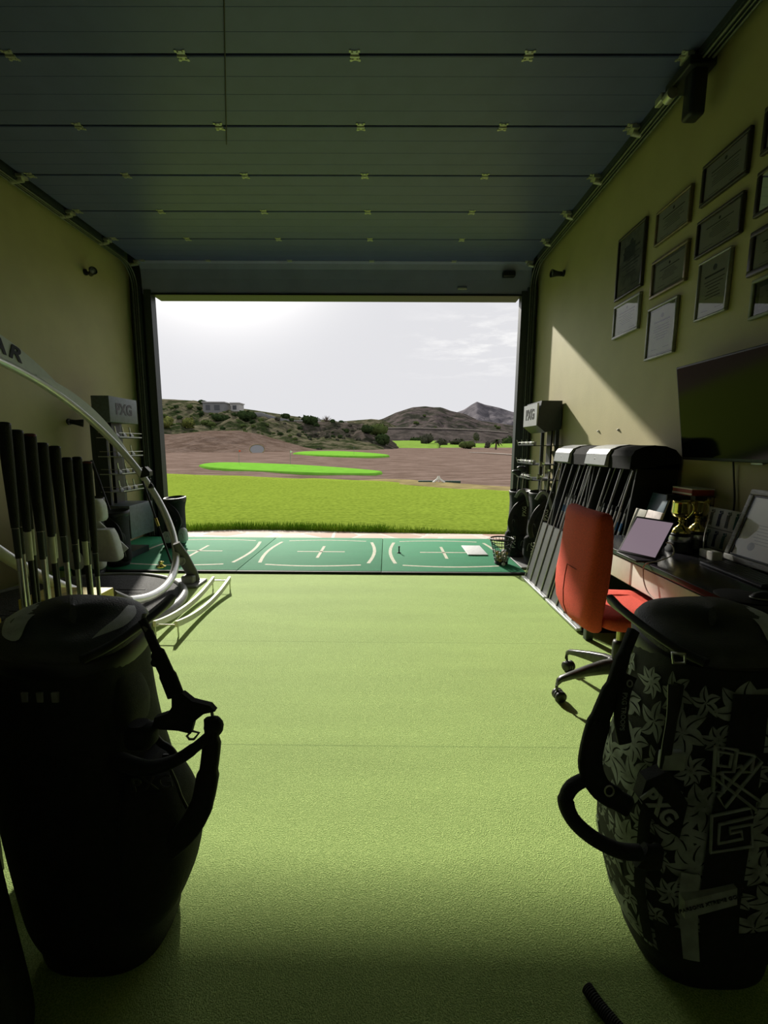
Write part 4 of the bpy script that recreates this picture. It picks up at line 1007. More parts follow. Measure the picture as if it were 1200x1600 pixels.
# golf bag builder: sections (z, cx, cy, rx, ry); shared by all bags
def loft(secs, n=32, p=.75, k=4):
    P = spline([(s_[1], s_[2], s_[0]) for s_ in secs], k); Q = spline([(s_[3], s_[4], 0) for s_ in secs], k)
    return [[Vector((c.x + q.x * math.copysign(abs(math.cos(a)) ** p, math.cos(a)), c.y + q.y * math.copysign(abs(math.sin(a)) ** p, math.sin(a)), c.z)) for a in [2 * math.pi * j / n for j in range(n)]] for c, q in zip(P, Q)]
def small_bag(x, y, h, r, m1, m2, label, lean=(0, 0), tilt_top=.03, txt=None, group=None, zb=0):
    t = thing('golf_bag', label, 'golf bag', (x, y, zb), group)
    lx, ly = lean
    S_ = [(0.03 + zb, x, y, r * .92, r * .9), (.12 * h, x, y, r, r * .95), (.45 * h, x + lx * .45, y + ly * .45, r * .94, r * .9), (.8 * h, x + lx * .8, y + ly * .8, r * .88, r * .85), (.96 * h, x + lx, y + ly, r, r * .95)]
    MB().rings(loft(S_)).build('body', m1, t)
    MB().lathe((x, y, zb), [(r * .9, 0), (r * .98, .02), (r * .98, .07), (r * .9, .08)], 28).build('base', black, t)
    tc_ = Vector((x + lx, y + ly, h)); ax = Vector((lx * .5 - tilt_top * 2, ly * .5 - tilt_top * 3, 1))
    MB().lathe(tc_, [(r * .96, -.05), (r * 1.05, -.03), (r * 1.05, .005), (r * .96, .012), (r * .9, -.01), (r * .2, -.02)], 28, ax).build('top_collar', black, t)
    # pockets bulging towards the camera and the room
    sx = -1 if x > 0 else 1
    for k, (z0, z1, dx, dy, pr) in enumerate(((.12, .42, .75, -.35, .55), (.46, .66, .55, -.6, .45), (.14, .36, -.35, -.85, .5))):
        g = MB(); c = Vector((x + lx * .4 + sx * dx * r, y + ly * .4 + dy * r, 0))
        S2 = [(z0 * h, c.x, c.y, r * pr * .6, r * pr * .5), (z0 * h + .03, c.x, c.y, r * pr, r * pr * .8), ((z0 + z1) / 2 * h, c.x, c.y, r * pr * 1.05, r * pr * .85), (z1 * h - .03, c.x, c.y, r * pr * .9, r * pr * .7), (z1 * h, c.x, c.y, r * pr * .5, r * pr * .4)]
        pk = g.rings(loft(S2, 20)).build('pocket', m2 if k != 1 else m1, t)
        MB().tube([Vector((c.x + sx * r * pr * .3 * math.cos(a) + sx * r * pr * .35, c.y - r * pr * .8, (z0 + (z1 - z0) * (.35 + .35 * math.sin(a))) * h)) for a in [math.pi * i / 8 for i in range(9)]], .003, 6).build('zip', grey, pk)
    MB().strap(spline([(x + lx - sx * r * .4, y + ly - r, h * .93), (x + lx * .7 + sx * r * .8, y - r * 1.45, h * .78), (x + lx * .4 + sx * r * 1.2, y - r * 1.5, h * .58), (x + sx * r * .8, y - r * 1.1, h * .42)]), .026, .008).build('shoulder_strap', black, t)
    if txt:
        text_mesh('lettering', txt, r * .62, (x - r * .62, y - r * 1.22, h * .27), (0, 0, 1), (-1, 0, 0), white, t)
        text_mesh('lettering', txt, r * .5, (x + r * .35, y - r * 1.0, h * .72), (0, 0, 1), (-1, 0, 0), white, t)
        MB().strap(spline([(x - r * .5, y - r * .8, h * .92), (x - r * .2, y - r * 1.2, h * 1.02), (x + r * .3, y - r * 1.3, h * .98), (x + r * .7, y - r * 1.2, h * .80)]), .018, .006).build('grab_strap', grey, t)
    return t
def club_in(x, y, z0, x1, y1, z1, label, kind='iron', group=None, m_=steel, nm='golf_club'):
    """club standing in a bag, head up"""
    t = thing(nm, label, 'golf club', (x, y, z0), group)
    MB().tube([(x, y, z0), (x1, y1, z1)], [.0045, .006], 8).build('shaft', m_, t)
    c = Vector((x1, y1, z1))
    if kind == 'iron': MB().rings([[c + Vector((s * .5, -w, h)) for s, w, h in ((0, -.004, -.01), (.0, .004, -.01), (.02, .006, .03), (.02, -.006, .03))], [c + Vector((s - .05, w, h)) for s, w, h in ((0, -.008, -.015), (.0, .008, -.015), (.0, .008, .05), (.0, -.008, .05))]]).build('head', steel, t)
    elif kind == 'cover': MB().rings(loft([(z1 - .06, x1, y1, .016, .016), (z1 - .01, x1, y1, .03, .028), (z1 + .04, x1 - .02, y1, .05, .042), (z1 + .09, x1 - .02, y1, .035, .03)], 18)).build('head_cover', blackcloth, t)
    else: MB().rings(loft([(z1 - .02, x1, y1, .012, .012), (z1 + .01, x1 - .02, y1, .05, .035), (z1 + .04, x1 - .03, y1, .055, .04), (z1 + .055, x1 - .03, y1, .03, .02)], 18)).build('head', black, t)
    return t

# right display rack
t = thing('display_rack', 'tall dark display rack with sign header in the right corner', 'display rack', (1.9, 5.6, 0))
MB().prism([(1.76, 1.60), (1.80, 1.885), (2.04, 1.885), (2.04, 1.56), (1.86, 1.52)], 5.36, 5.90).build('header_box', dark, t)
MB().box((1.755, 5.375, 1.602), (1.775, 5.885, 1.86), ).build('header_face', silver, t)
for y in (5.37, 5.87): MB().box((1.99, y, .025), (2.03, y + .03, 1.56)).build('post', dark, t)
MB().box((2.0, 5.55, .1), (2.02, 5.70, 1.56)).build('spine', black, t)
for z in (1.36, 1.14, .96):
    g = MB().box((1.68, 5.20, z), (2.02, 5.82, z + .008)).box((1.68, 5.20, z), (1.688, 5.82, z + .022))
    sf = g.build('shelf', dark, t)
    g = MB()
    g.cyl((1.684, 5.20, z + .045), (1.684, 5.82, z + .045), .003, n=6)
    for y in (5.21, 5.41, 5.61, 5.81): g.tube([(1.684, y, z + .01), (1.66, y, z + .075)], .003, 6)
    g.build('shelf_rail', steel, sf)
g = text_mesh('sign_lettering', 'PXG', .17, (1.7535, 5.63, 1.735), (0, -1, 0), (0, 0, 1), black, t, .0015, bold=.006)
g.rotation_euler = (0, 0, 0)
bs = None
for z, n_, r_ in ((1.368, 3, 0), (1.148, 3, 0), (.968, 2, 0)):
    for i in range(n_):
        y = 5.72 - i * .17
        if bs is None:
            t = thing('golf_ball_sleeve', 'white carton of golf balls on the upper shelves of the right rack', 'box', (1.72, y, z), 'white cartons on the right rack shelves')
            MB().box((1.70, y - .035, z + .0005), (1.76, y + .035, z + .045), .003).build('carton', whitecloth, t)
            MB().box((1.699, y - .02, z + .012), (1.7, y + .02, z + .030)).build('label_print', dark, t); bs = t
        else: copy_tree(bs, (1.72, y, z), 'white carton of golf balls on the upper shelves of the right rack')
small_bag(1.60, 5.42, .82, .125, blackcloth, blackcloth, 'black golf bag with pale lettering, left of the two under the right rack', lean=(.02, .0), txt='PXG', zb=.025)
small_bag(1.72, 5.04, .84, .13, blackcloth, blackcloth, 'black golf bag nearer the far shaft stand, right of the two under the right rack', lean=(.03, .02), txt='PXG', zb=.025)
for i, (x, y) in enumerate(((1.58, 5.45), (1.62, 5.38))):
    club_in(x, y, .70, x + .02, y, 1.02 + .05 * i, ['longer', 'shorter'][1 - i] + ' black headed club standing in the left bag under the right rack', 'wood')
for i, (x, y) in enumerate(((1.72, 5.08), (1.78, 5.02), (1.75, 5.12))):
    club_in(x, y, .70, x + .03, y, 1.0 + .07 * i, ['lowest', 'middle', 'highest'][i] + ' iron standing in the right bag beside the far shaft stand', 'iron')
# ---------------------------------------------------------------- left side of the room
# ring swing trainer
RC = Vector((-2.507, 3.492, 1.108)); RR, RT, RAZ = 1.15, .966, .073
rlo = Vector((math.cos(RAZ) * math.cos(RT), math.sin(RAZ) * math.cos(RT), -math.sin(RT))); rs = Vector((-math.sin(RAZ), math.cos(RAZ), 0)); rn = rlo.cross(rs).normalized()
def ringpt(deg, r=RR, off=0): a = math.radians(deg); return RC + (rlo * math.cos(a) + rs * math.sin(a)) * r + rn * off
t = thing('ring_swing_trainer', 'large inclined silver ring swing trainer on a round black platform by the left wall', 'swing trainer', (-2.52, 3.45, 0))
MB().tube([ringpt(i * 3) for i in range(120)], .033, 16, closed=True).build('ring', alum, t)
speck = mat('speckled_rubber', (.10, .10, .10), .85, scale=160, col2=(.018, .018, .018), ramp=(.48, .60), bump=.5, bscale=200)
pc = Vector((-2.56, 3.46, 0))
MB().lathe(pc, [(.80, .012), (.82, .02), (.82, .070), (.80, .078), (.01, .079)], 64).build('platform', speck, t)
MB().tube([pc + Vector((.845 * math.cos(a), .845 * math.sin(a), .055)) for a in [2 * math.pi * i / 72 for i in range(72)]], .038, 12, closed=True).build('platform_rim', mat('grey_rim', (.20, .205, .20), .4), t)
g = MB()
for i in range(10): g.box((-2.9 + i * .004, 3.0 + i * .09, .0788), (-2.1 - i * .004, 3.012 + i * .09, .0822))
g.build('grip_ribs', rubber, t)
def outdir(a):
    q = math.radians(a); return ((rlo * math.cos(q) + rs * math.sin(q)) * .55 + Vector((0, 0, .75))).normalized()
def crescent(a0, a1, w0, wm, w1, th, off, tilt=0):
    g = MB(); N = 30; rings = []
    for i in range(N + 1):
        u = i / N; a = a0 + (a1 - a0) * u
        w = (w0 * (1 - u) ** 2 + 2 * wm * u * (1 - u) + w1 * u * u)
        p = ringpt(a); d = outdir(a); n_ = d.cross(-rlo * math.sin(math.radians(a)) + rs * math.cos(math.radians(a))).normalized()
        p0_, p1_ = p + d * .028, p + d * (.032 + w)
        rings.append([p0_ - n_ * th, p1_ - n_ * th * .6, p1_ + n_ * th * .6, p0_ + n_ * th])
    return g.rings(rings, smooth=False)
sgn = 1 if rn.dot(Vector((0, 0, 1.35)) - RC) > 0 else -1
crescent(215, 131, .06, .46, .010, .014, 0).build('name_panel', mat('grey_fairing', (.58, .60, .61), .35, var=.03), t)
crescent(148, 96, .02, .20, .004, .022, 0).build('lower_fairing', mat('pale_fairing', (.70, .71, .71), .3, var=.03), t)
for ch, a in (('N', 170.5), ('A', 163.5), ('R', 156.5)):
    q = math.radians(a); tang = (-rlo * math.sin(q) + rs * math.cos(q)); rad = rlo * math.cos(q) + rs * math.sin(q)
    d = outdir(a); xd = -tang; nn = xd.cross(d).normalized()
    text_mesh('lettering', ch, .19, ringpt(a) + d * .135 + nn * .016, xd, d, black, t, .003, bold=.005, shear=.2)
# pivots: far foot, near clamp
disc_m = mat('grey_disc', (.26, .27, .27), .35)
p0 = ringpt(32); foot = Vector((-1.93, 4.23, 0))
MB().strap([p0 + Vector((.0, .02, .12)), p0 + Vector((.04, .05, -.02)), foot + Vector((.03, .02, .10)), foot + Vector((.06, .02, .02))], [.03, .055, .05, .04], .03, up=(.35, -1, 0)).build('pivot_arm', dgrey, t)
MB().box((-2.16, 4.10, .0), (-1.80, 4.36, .022), .01).box((-1.98, 4.16, .02), (-1.86, 4.30, .10), .02).build('foot_plate', grey, t)
MB().lathe(p0 + Vector((.045, .0, -.05)), [(.04, 0), (.04, .012), (.03, .014), (.028, .010), (.001, .010)], 24, (.35, -1, .1)).build('pivot_disc', disc_m, t)
p1 = ringpt(-33)
MB().strap([p1 + Vector((.06, -.02, .02)), p1 + Vector((.09, .08, -.06)), Vector((-1.84, 3.12, .10)), Vector((-1.82, 3.14, .085))], [.05, .06, .05, .04], .03, up=(.3, -1, .3)).build('pivot_arm', dgrey, t)
MB().lathe(p1 + Vector((.01, -.03, -.03)), [(.055, 0), (.055, .014), (.042, .016), (.040, .012), (.001, .012)], 28, (.3, -1, .45)).build('pivot_disc', disc_m, t)
MB().box((-1.96, 2.98, .085), (-1.74, 3.16, .105), .01).build('pedal', black, t)
# swing tool standing in the ring
t = thing('swing_plane_club', 'black shafted training club with dark head standing inside the silver ring', 'training club', (-2.02, 4.30, .3))
a_, b_ = at(268, 880, 4.30), at(223, 752, 4.42)
MB().tube([a_, b_], [.010, .009], 10).build('shaft', black, t)
q_ = a_.lerp(b_, .5)
MB().tube([q_ - (b_ - a_) * .05, q_ + (b_ - a_) * .05], .014, 10).build('ferrule', gold, t)
h = at(228, 741, 4.42)
MB().rings([[h + Vector((x, y, z)) for x, z in ((-.045, -.035), (.052, -.012), (.052, .03), (.01, .075), (-.012, .07))] for y in (-.03, .03)], smooth=False).build('head', black, t)
c_ = at(236, 757, 4.42)
MB().lathe(c_ + Vector((0, 0, -.04)), [(.001, 0), (.026, .004), (.028, .018), (.014, .045), (.005, .05), (.004, .10)], 16).build('bell_weight', black, t)
o = MB().lathe(at(252, 884, 4.6), [(.02, -.02), (.045, -.015), (.05, .0), (.02, .01), (.018, .03), (.03, .045), (.001, .05)], 16).build('brass_fitting', gold)
o.parent = bpy.data.objects['ring_swing_trainer']; o.location = -ORI['ring_swing_trainer']

# putting rails
t = thing('putting_rail_track', 'pair of white sagging rails on metal legs lying on the turf beside the ring trainer', 'putting trainer', (-1.55, 3.55, 0))
for x in (-1.632, -1.478):
    rings = []
    for i in range(25):
        u = i / 24; y = 3.0 + 1.09 * u; z = .108 - .062 * (1 - (2 * u - 1) ** 2)
        rings.append([Vector((x - .010, y, z - .030)), Vector((x + .010, y, z - .030)), Vector((x + .010, y, z + .014)), Vector((x - .010, y, z + .014))])
    MB().rings(rings, smooth=False).build('rail', white, t)
for y in (3.015, 4.075):
    MB().cyl((-1.645, y, .088), (-1.465, y, .088), .005, n=10).build('crossbar', steel, t)
    for x in (-1.636, -1.474): MB().cyl((x, y, 0), (x, y, .105), .0055, n=10).lathe((x, y, .085), [(.010, 0), (.010, .022)], 10).build('leg', steel, t)

# yellow cartons
def carton(lo, hi, label, txt=None, rz=0):
    t = thing('yellow_carton', label, 'carton', ((lo[0] + hi[0]) / 2, (lo[1] + hi[1]) / 2, lo[2]), 'yellow cartons between the clubs and the ring trainer')
    MB().box(lo, hi, .004).build('carton_body', yellow, t)
    MB().box((lo[0] + (hi[0] - lo[0]) * .44, lo[1] - .001, lo[2] + .02), (lo[0] + (hi[0] - lo[0]) * .56, hi[1] + .001, hi[2] + .0012)).build('tape', mat('tan_tape', (.55, .42, .16), .3), t)
    MB().box((lo[0] + .04, lo[1] - .0015, hi[2] - .09), (lo[0] + .14, lo[1], hi[2] - .07)).build('printed_mark', dark, t)
carton((-2.05, 2.38, 0), (-1.62, 2.60, .26), 'lowest yellow carton of the stack behind the row of clubs')
carton((-2.03, 2.36, .261), (-1.64, 2.59, .50), 'upper left yellow carton on top of the stack behind the row of clubs')
carton((-2.40, 2.08, 0), (-2.08, 2.30, .42), 'left hand yellow carton standing beside the stack behind the clubs')

# left display rack
t = thing('display_rack', 'dark display rack with lettered header box standing against the left wall', 'display rack', (-3.3, 5.3, 0))
MB().box((-3.28, 5.06, 1.60), (-3.08, 5.62, 1.885), .004).build('header_box', slate2 := mat('slate_header', (.13, .155, .18), .4), t)
text_mesh('sign_lettering', 'PXG', .17, (-3.0785, 5.34, 1.745), (0, 1, 0), (0, 0, 1), black, t, .0015, bold=.006)
for y in (5.08, 5.56): MB().box((-3.33, y, .026), (-3.28, y + .05, 1.62)).build('post', dark, t)
MB().box((-3.27, 5.07, .66), (-3.15, 5.11, 1.60)).build('side_board', dark, t)
MB().box((-3.25, 5.28, .6), (-3.21, 5.44, 1.62)).build('spine', black, t)
heads = []
for z in (1.42, 1.21, 1.01, .81):
    sf = MB().box((-3.24, 5.04, z), (-2.98, 5.50, z + .008)).box((-2.988, 5.04, z), (-2.98, 5.50, z + .02)).build('shelf', silver, t)
    MB().cyl((-2.984, 5.04, z + .06), (-2.984, 5.50, z + .06), .003, n=6).cyl((-3.22, 5.045, z + .06), (-2.984, 5.045, z + .06), .003, n=6).cyl((-3.22, 5.495, z + .06), (-2.984, 5.495, z + .06), .003, n=6).build('shelf_rail', steel, sf)
    for i in range(3): heads.append((z, 5.12 + i * .145))
MB().box((-3.38, 5.02, .28), (-2.92, 5.52, .66), .004).build('lower_bin', slate2, t)
MB().box((-3.50, 5.02, .026), (-3.0, 5.52, .10)).build('base', dark, t)
hb = None
names = ['top', 'second', 'third', 'lowest']
for k, (z, y) in enumerate(heads):
    lab = 'silver iron head on the %s shelf of the left rack, %s of three' % (names[k // 3], ('nearest', 'middle', 'farthest')[k % 3])
    if hb is None:
        r_ = thing('iron_head', lab, 'club head', (-3.05, y, z + .0085), 'iron heads on the left rack shelves'); x = -3.05; z0 = z + .0085
        MB().rings([[Vector((x + a, y + b, z0 + c)) for a, c in ((-.01, 0), (.012, 0), (.006, h_), (-.004, h_ + .004))] for b, h_ in ((-.035, .075), (-.02, .06), (.02, .035), (.03, .028))]).build('blade', silver, r_)
        MB().tube([(x, y - .028, z0 + .05), (x, y - .045, z0 + .125)], .008, 10).build('hosel', steel, r_); hb = r_
    else: copy_tree(hb, (-3.05, y, z + .0085), lab)

# bags along the left wall
small_bag(-2.80, 5.80, .66, .135, blackcloth, whitecloth, 'black and white golf bag between the left rack and the door jamb', lean=(.02, .02), zb=.026)
small_bag(-2.98, 4.84, .62, .12, blackcloth, blackcloth, 'plain black golf bag in front of the left rack bin', lean=(.02, -.0), zb=.026)
small_bag(-3.06, 4.46, .80, .14, blackcloth, whitecloth, 'black golf bag with large white pockets behind the ring platform by the left wall', lean=(.05, -.0))
wb = bpy.data.objects['golf_bag.004']
MB().rings(loft([(.62, -2.80, 4.26, .07, .05), (.66, -2.79, 4.25, .085, .06), (.78, -2.80, 4.25, .085, .06), (.83, -2.82, 4.26, .07, .05)], 24, .45)).build('white_pocket', whitecloth, wb)
MB().rings(loft([(.22, -2.73, 4.28, .10, .05), (.27, -2.71, 4.26, .12, .07), (.46, -2.74, 4.25, .12, .07), (.54, -2.76, 4.26, .10, .06)], 24, .45)).build('white_pocket', whitecloth, wb)
MB().strap([Vector((-2.86, 4.3, .60)), Vector((-2.70, 4.32, .42)), Vector((-2.60, 4.34, .30))], .045, .012, up=(0, 1, 0)).build('white_flap', whitecloth, wb)
t = thing('golf_club', 'thin dark club leaning on the left wall beside the white pocketed bag', 'golf club', (-2.9, 4.5, .4))
MB().tube([at(172, 797, 4.64), at(143, 720, 4.8)], [.008, .012], 8).build('shaft', black, t)
MB().tube([at(158, 760, 4.72), at(143, 720, 4.8)], [.014, .017], 8).build('grip', rubber, t)

# row of clubs at the left edge, grips upwards, in a floor rack
def club_grip_up(x, y, zt, zb, gl_, gr, label, cap=black, shaft_m=steel, group=None):
    t = thing('golf_club', label, 'golf club', (x, y, zb), group)
    MB().lathe((x, y, zt - gl_), [(gr * .62, 0), (gr * .70, gl_ * .1), (gr * .9, gl_ * .55), (gr * 1.02, gl_ * .95), (gr * 1.02, gl_ * .985), (gr * .85, gl_), (.001, gl_)], 18).build('grip', rubber, t)
    MB().lathe((x, y, zt - .007), [(gr * 1.03, 0), (gr * 1.03, .005), (gr * .6, .0085), (.001, .0085)], 18).build('grip_cap', cap, t)
    MB().lathe((x, y, zb), [(.0055, 0), (.0075, zt - gl_ - zb + .002)], 12).build('shaft', shaft_m, t)
    MB().lathe((x, y, zt - gl_ - .09), [(.0085, 0), (.0095, .088)], 12).build('shaft_label', white if shaft_m is black else dark, t)
    return t
tops = [(5, 660), (25, 672), (46, 678), (65, 692), (85, 697), (104, 715), (120, 714), (136, 721)]
redcap = mat('dark_red_cap', (.16, .02, .02), .5)
ords = ['first', 'second', 'third', 'fourth', 'fifth', 'sixth', 'seventh', 'eighth']
for i, (px, py) in enumerate(tops):
    y = 1.27 + .36 * i / 7; p = at(px, py, y)
    club_grip_up(p.x, y, p.z, .21, .30 if i != 7 else .34, .0165 if i < 5 else .0150, '%s club from the left in the front row, %s upwards' % (ords[i], 'dark red capped grip' if i in (2, 7) else 'black grip'), redcap if i in (2, 7) else black, steel if i in (0, 2, 4, 5, 7) else black, 'front row of clubs in the left rack')
for i in range(7):
    y = 1.36 + .34 * i / 7; px = 15 + i * 18.5; p = at(px, 690 + i * 8, y + .05)
    club_grip_up(p.x, p.y, p.z, .21, .27, .0140, '%s club from the left in the rear row, half hidden by front grips' % ords[i], redcap if i == 4 else black, black if i % 2 else steel, 'rear row of clubs in the left rack')
xs_ = [at(px, py, 1.27 + .36 * i / 7).x for i, (px, py) in enumerate(tops)]
x0, x1 = min(xs_) - .16, max(xs_) + .04
t = thing('club_floor_rack', 'low black floor rack holding the two rows of clubs at the left edge', 'club rack', ((x0 + x1) / 2, 1.5, 0))
MB().box((x0, 1.22, .18), (x1, 1.78, .205), .005).build('tray', black, t)
for x, y in ((x0, 1.22), (x0, 1.75), (x1 - .03, 1.22), (x1 - .03, 1.75)): MB().box((x, y, 0), (x + .03, y + .03, .50 if x == x0 else .18)).build('leg', black, t)
MB().box((x0, 1.22, .48), (x0 + .03, 1.78, .51)).build('rear_bar', black, t)
# ---------------------------------------------------------------- golf bags in the foreground
pat = bpy.data.materials.new('leaf_print_cloth'); pat.use_nodes = True
nt = pat.node_tree; b_ = nt.nodes['Principled BSDF']; L = nt.links
tc = nt.nodes.new('ShaderNodeTexCoord'); nz = nt.nodes.new('ShaderNodeTexNoise'); nz.inputs['Scale'].default_value = 7
L.new(tc.outputs['Object'], nz.inputs['Vector'])
mxv = nt.nodes.new('ShaderNodeMix'); mxv.data_type = 'VECTOR'; mxv.inputs[0].default_value = .17
L.new(tc.outputs['Object'], mxv.inputs[4]); L.new(nz.outputs['Color'], mxv.inputs[5])
mp = nt.nodes.new('ShaderNodeMapping'); mp.inputs['Scale'].default_value = (1.7, 1.7, .75); mp.inputs['Rotation'].default_value = (.5, .6, 0); L.new(mxv.outputs[1], mp.inputs[0])
v1 = nt.nodes.new('ShaderNodeTexVoronoi'); v1.feature = 'DISTANCE_TO_EDGE'; v1.inputs['Scale'].default_value = 18; L.new(mp.outputs[0], v1.inputs['Vector'])
v2 = nt.nodes.new('ShaderNodeTexVoronoi'); v2.inputs['Scale'].default_value = 18; L.new(mp.outputs[0], v2.inputs['Vector'])
r1 = nt.nodes.new('ShaderNodeValToRGB'); r1.color_ramp.elements[0].position = .05; r1.color_ramp.elements[1].position = .09; L.new(v1.outputs['Distance'], r1.inputs[0])
r2 = nt.nodes.new('ShaderNodeValToRGB'); r2.color_ramp.elements[0].position = .22; r2.color_ramp.elements[0].color = (.02, .02, .02, 1); r2.color_ramp.elements[1].position = .32; L.new(v2.outputs['Color'], r2.inputs[0])
mu = nt.nodes.new('ShaderNodeMix'); mu.data_type = 'RGBA'; mu.blend_type = 'MULTIPLY'; mu.inputs[0].default_value = 1; L.new(r1.outputs[0], mu.inputs[6]); L.new(r2.outputs[0], mu.inputs[7])
fx = nt.nodes.new('ShaderNodeMix'); fx.data_type = 'RGBA'; fx.inputs[6].default_value = (.007, .008, .009, 1); fx.inputs[7].default_value = (.29, .315, .31, 1)
L.new(mu.outputs[2], fx.inputs[0]); L.new(fx.outputs[2], b_.inputs['Base Color']); b_.inputs['Roughness'].default_value = .75
pgrey = mat('grey_print', (.36, .39, .38), .7); lidgrey = mat('grey_lid_panel', (.55, .57, .58), .45, bump=.2, bscale=300); lidblack = mat('black_lid', (.045, .047, .050), .5, bump=.3, bscale=250)

def stand_bag(name_label, secs, side, body_m, lid_c, lid_r, printed):
    """big bag; side = +1 when its straps hang towards +x"""
    s = side
    c0 = secs[0]; t = thing('golf_bag', name_label, 'golf bag', (c0[1], c0[2], 0))
    MB().rings(loft(secs, 48, .7, 5)).build('body', body_m, t)
    b_ = secs[0]
    MB().rings(loft([(0.0, b_[1], b_[2], b_[3] * .92, b_[4] * .92), (.015, b_[1], b_[2], b_[3] * 1.02, b_[4] * 1.02), (.06, b_[1], b_[2], b_[3] * 1.06, b_[4] * 1.04), (.085, b_[1], b_[2], b_[3] * 1.04, b_[4] * 1.03)], 40, .7)).build('base', rubber, t)
    # collar and lid, sloping
    lx, ly, lz = lid_c; rx, ry = lid_r
    def ring(z, k, dz=0, n=48): return [Vector((lx + rx * k * math.copysign(abs(math.cos(a)) ** .7, math.cos(a)), ly + ry * k * math.copysign(abs(math.sin(a)) ** .8, math.sin(a)), z + .02 * math.sin(a) * 1.0 - s * .012 * math.cos(a))) for a in [2 * math.pi * j / n for j in range(n)]]
    MB().rings([ring(lz - .07, .97), ring(lz - .05, 1.02), ring(lz - .012, 1.04), ring(lz - .004, 1.0)]).build('collar', black, t)
    lid = MB().rings([ring(lz - .006, 1.0), ring(lz + .010, 1.01), ring(lz + .024, .95), ring(lz + .036, .75), ring(lz + .040, .4), ring(lz + .041, .05)]).build('lid', lidblack, t)
    # grey lid panel on the outer part
    def lp(u, v, h=.0):   # point on the lid surface
        a = math.atan2(v, u); k = min(1, math.hypot(u, v)); zz = interp([(0, .0425), (.4, .0425), (.75, .038), (.95, .0265), (1.01, .014)], k)
        return Vector((lx + rx * u, ly + ry * v, lz + zz + .02 * v - s * .012 * u + h))
    for nm, pts in (('lid_panel', ((-.92, -.18), (-.62, -.68), (-.30, -.80), (-.50, -.2), (-.42, .45), (-.62, .66), (-.88, .3))), ('lid_panel', ((.62, -.62), (.86, -.18), (.84, .3), (.62, .60), (.68, .0)))):
        if nm == 'lid_panel' and pts[0][0] > 0 and printed: continue
        P = spline([Vector((p[0] * s, p[1], 0)) for p in pts + (pts[0],)], 5)[:-1]; n_ = len(P)
        cx_ = sum(p.x for p in P) / n_; cy_ = sum(p.y for p in P) / n_
        MB().rings([[lp(cx_ + (p.x - cx_) * k, cy_ + (p.y - cy_) * k, .0022) for p in P] for k in (1, .75, .5, .25, .02)], cap=False).build('lid_panel', lidgrey, lid)
    # lip handle at the inner end of the lid
    e = Vector((lx + s * rx * 1.02, ly, lz))
    MB().strap(spline([(e.x - s * .055, ly - ry * 1.02, lz - .012), (e.x - s * .02, ly - ry * .6, lz - .002), (e.x + s * .004, ly, lz + .012), (e.x + s * .018, ly + ry * .6, lz + .026), (e.x + s * .022, ly + ry * .98, lz + .036)]), .010, .014).build('lip_handle', black, t)
    # buckles under the collar
    for k in range(3):
        x = lx + s * (-.02 + k * .035); MB().box((x - .008, ly - ry * 1.08, lz - .115), (x + .008, ly - ry * 1.02, lz - .09), .002).build('buckle', grey, t)
    return t, lp

# left bag
secsL = [(.03, -.755, 1.08, .155, .13), (.12, -.765, 1.08, .180, .145), (.28, -.78, 1.09, .198, .152), (.46, -.795, 1.09, .200, .152), (.60, -.812, 1.09, .188, .15), (.74, -.822, 1.10, .178, .145), (.845, -.815, 1.11, .168, .14)]
t, lp = stand_bag('large all black golf bag standing in the left foreground', secsL, 1, blackcloth, (-.815, 1.11, .872), (.168, .142), False)
text_mesh('lettering', 'PXG', .05, at(238, 1225, .925), (1, 0, .15), (0, 0, 1), mat('faint_lettering', (.03, .03, .03), .6), t, .001)
# side pocket towards the room
MB().rings(loft([(.60, -.66, 1.07, .03, .05), (.63, -.675, 1.07, .045, .07), (.69, -.672, 1.07, .045, .07), (.75, -.68, 1.07, .04, .06), (.78, -.67, 1.07, .02, .05)], 24)).build('pocket', blackcloth, t)
MB().rings(loft([(.10, -.64, 1.04, .03, .06), (.17, -.61, 1.03, .07, .09), (.30, -.575, 1.02, .085, .10), (.42, -.57, 1.02, .085, .10), (.52, -.59, 1.03, .06, .08), (.56, -.62, 1.05, .03, .05)], 28)).build('pocket', blackcloth, t)
g = MB(); g.tube([at(265, 1200, .99), at(275, 1222, .985), at(283, 1245, .98), at(292, 1262, .98)], .004, 8); g.build('zip', black, t)
# harness: hanging strap, webbing pad, padded loops
yy = 1.02
MB().strap(spline([at(222, 968, 1.06), at(233, 990, 1.05), at(246, 1020, yy), at(262, 1055, yy), at(275, 1088, yy)]), [.010] * 8 + [.012] * 8 + [.018] * 8 + [.021] * 9, .006).build('strap', blackcloth, t)
MB().tube([at(226, 960, 1.08), at(222, 975, 1.06), at(231, 985, 1.05)], .006, 8).build('ring_clip', grey, t)
MB().ball(at(243, 1035, yy), .011, 12).build('adjuster', black, t)
poly = [(268, 1088), (285, 1084), (300, 1096), (328, 1103), (336, 1112), (318, 1116), (303, 1128), (298, 1147), (278, 1142), (250, 1140), (238, 1136), (241, 1122), (262, 1115), (268, 1105)]
front = [at(px, py, yy - .008) for px, py in poly]; back = [at(px, py, yy - .008) + Vector((0, .016, 0)) for px, py in poly]
MB().rings([front, back], smooth=False).build('harness_pad', blackcloth, t)
MB().strap(spline([at(243, 1128, yy), at(240, 1145, yy), at(250, 1160, yy), at(265, 1170, yy), at(272, 1182, yy), at(255, 1184, yy)]), .009, .005).build('webbing', black, t)
MB().tube([at(330, 1108, yy), at(332, 1118, yy), at(330, 1128, yy)], .004, 8).build('metal_clip', grey, t)
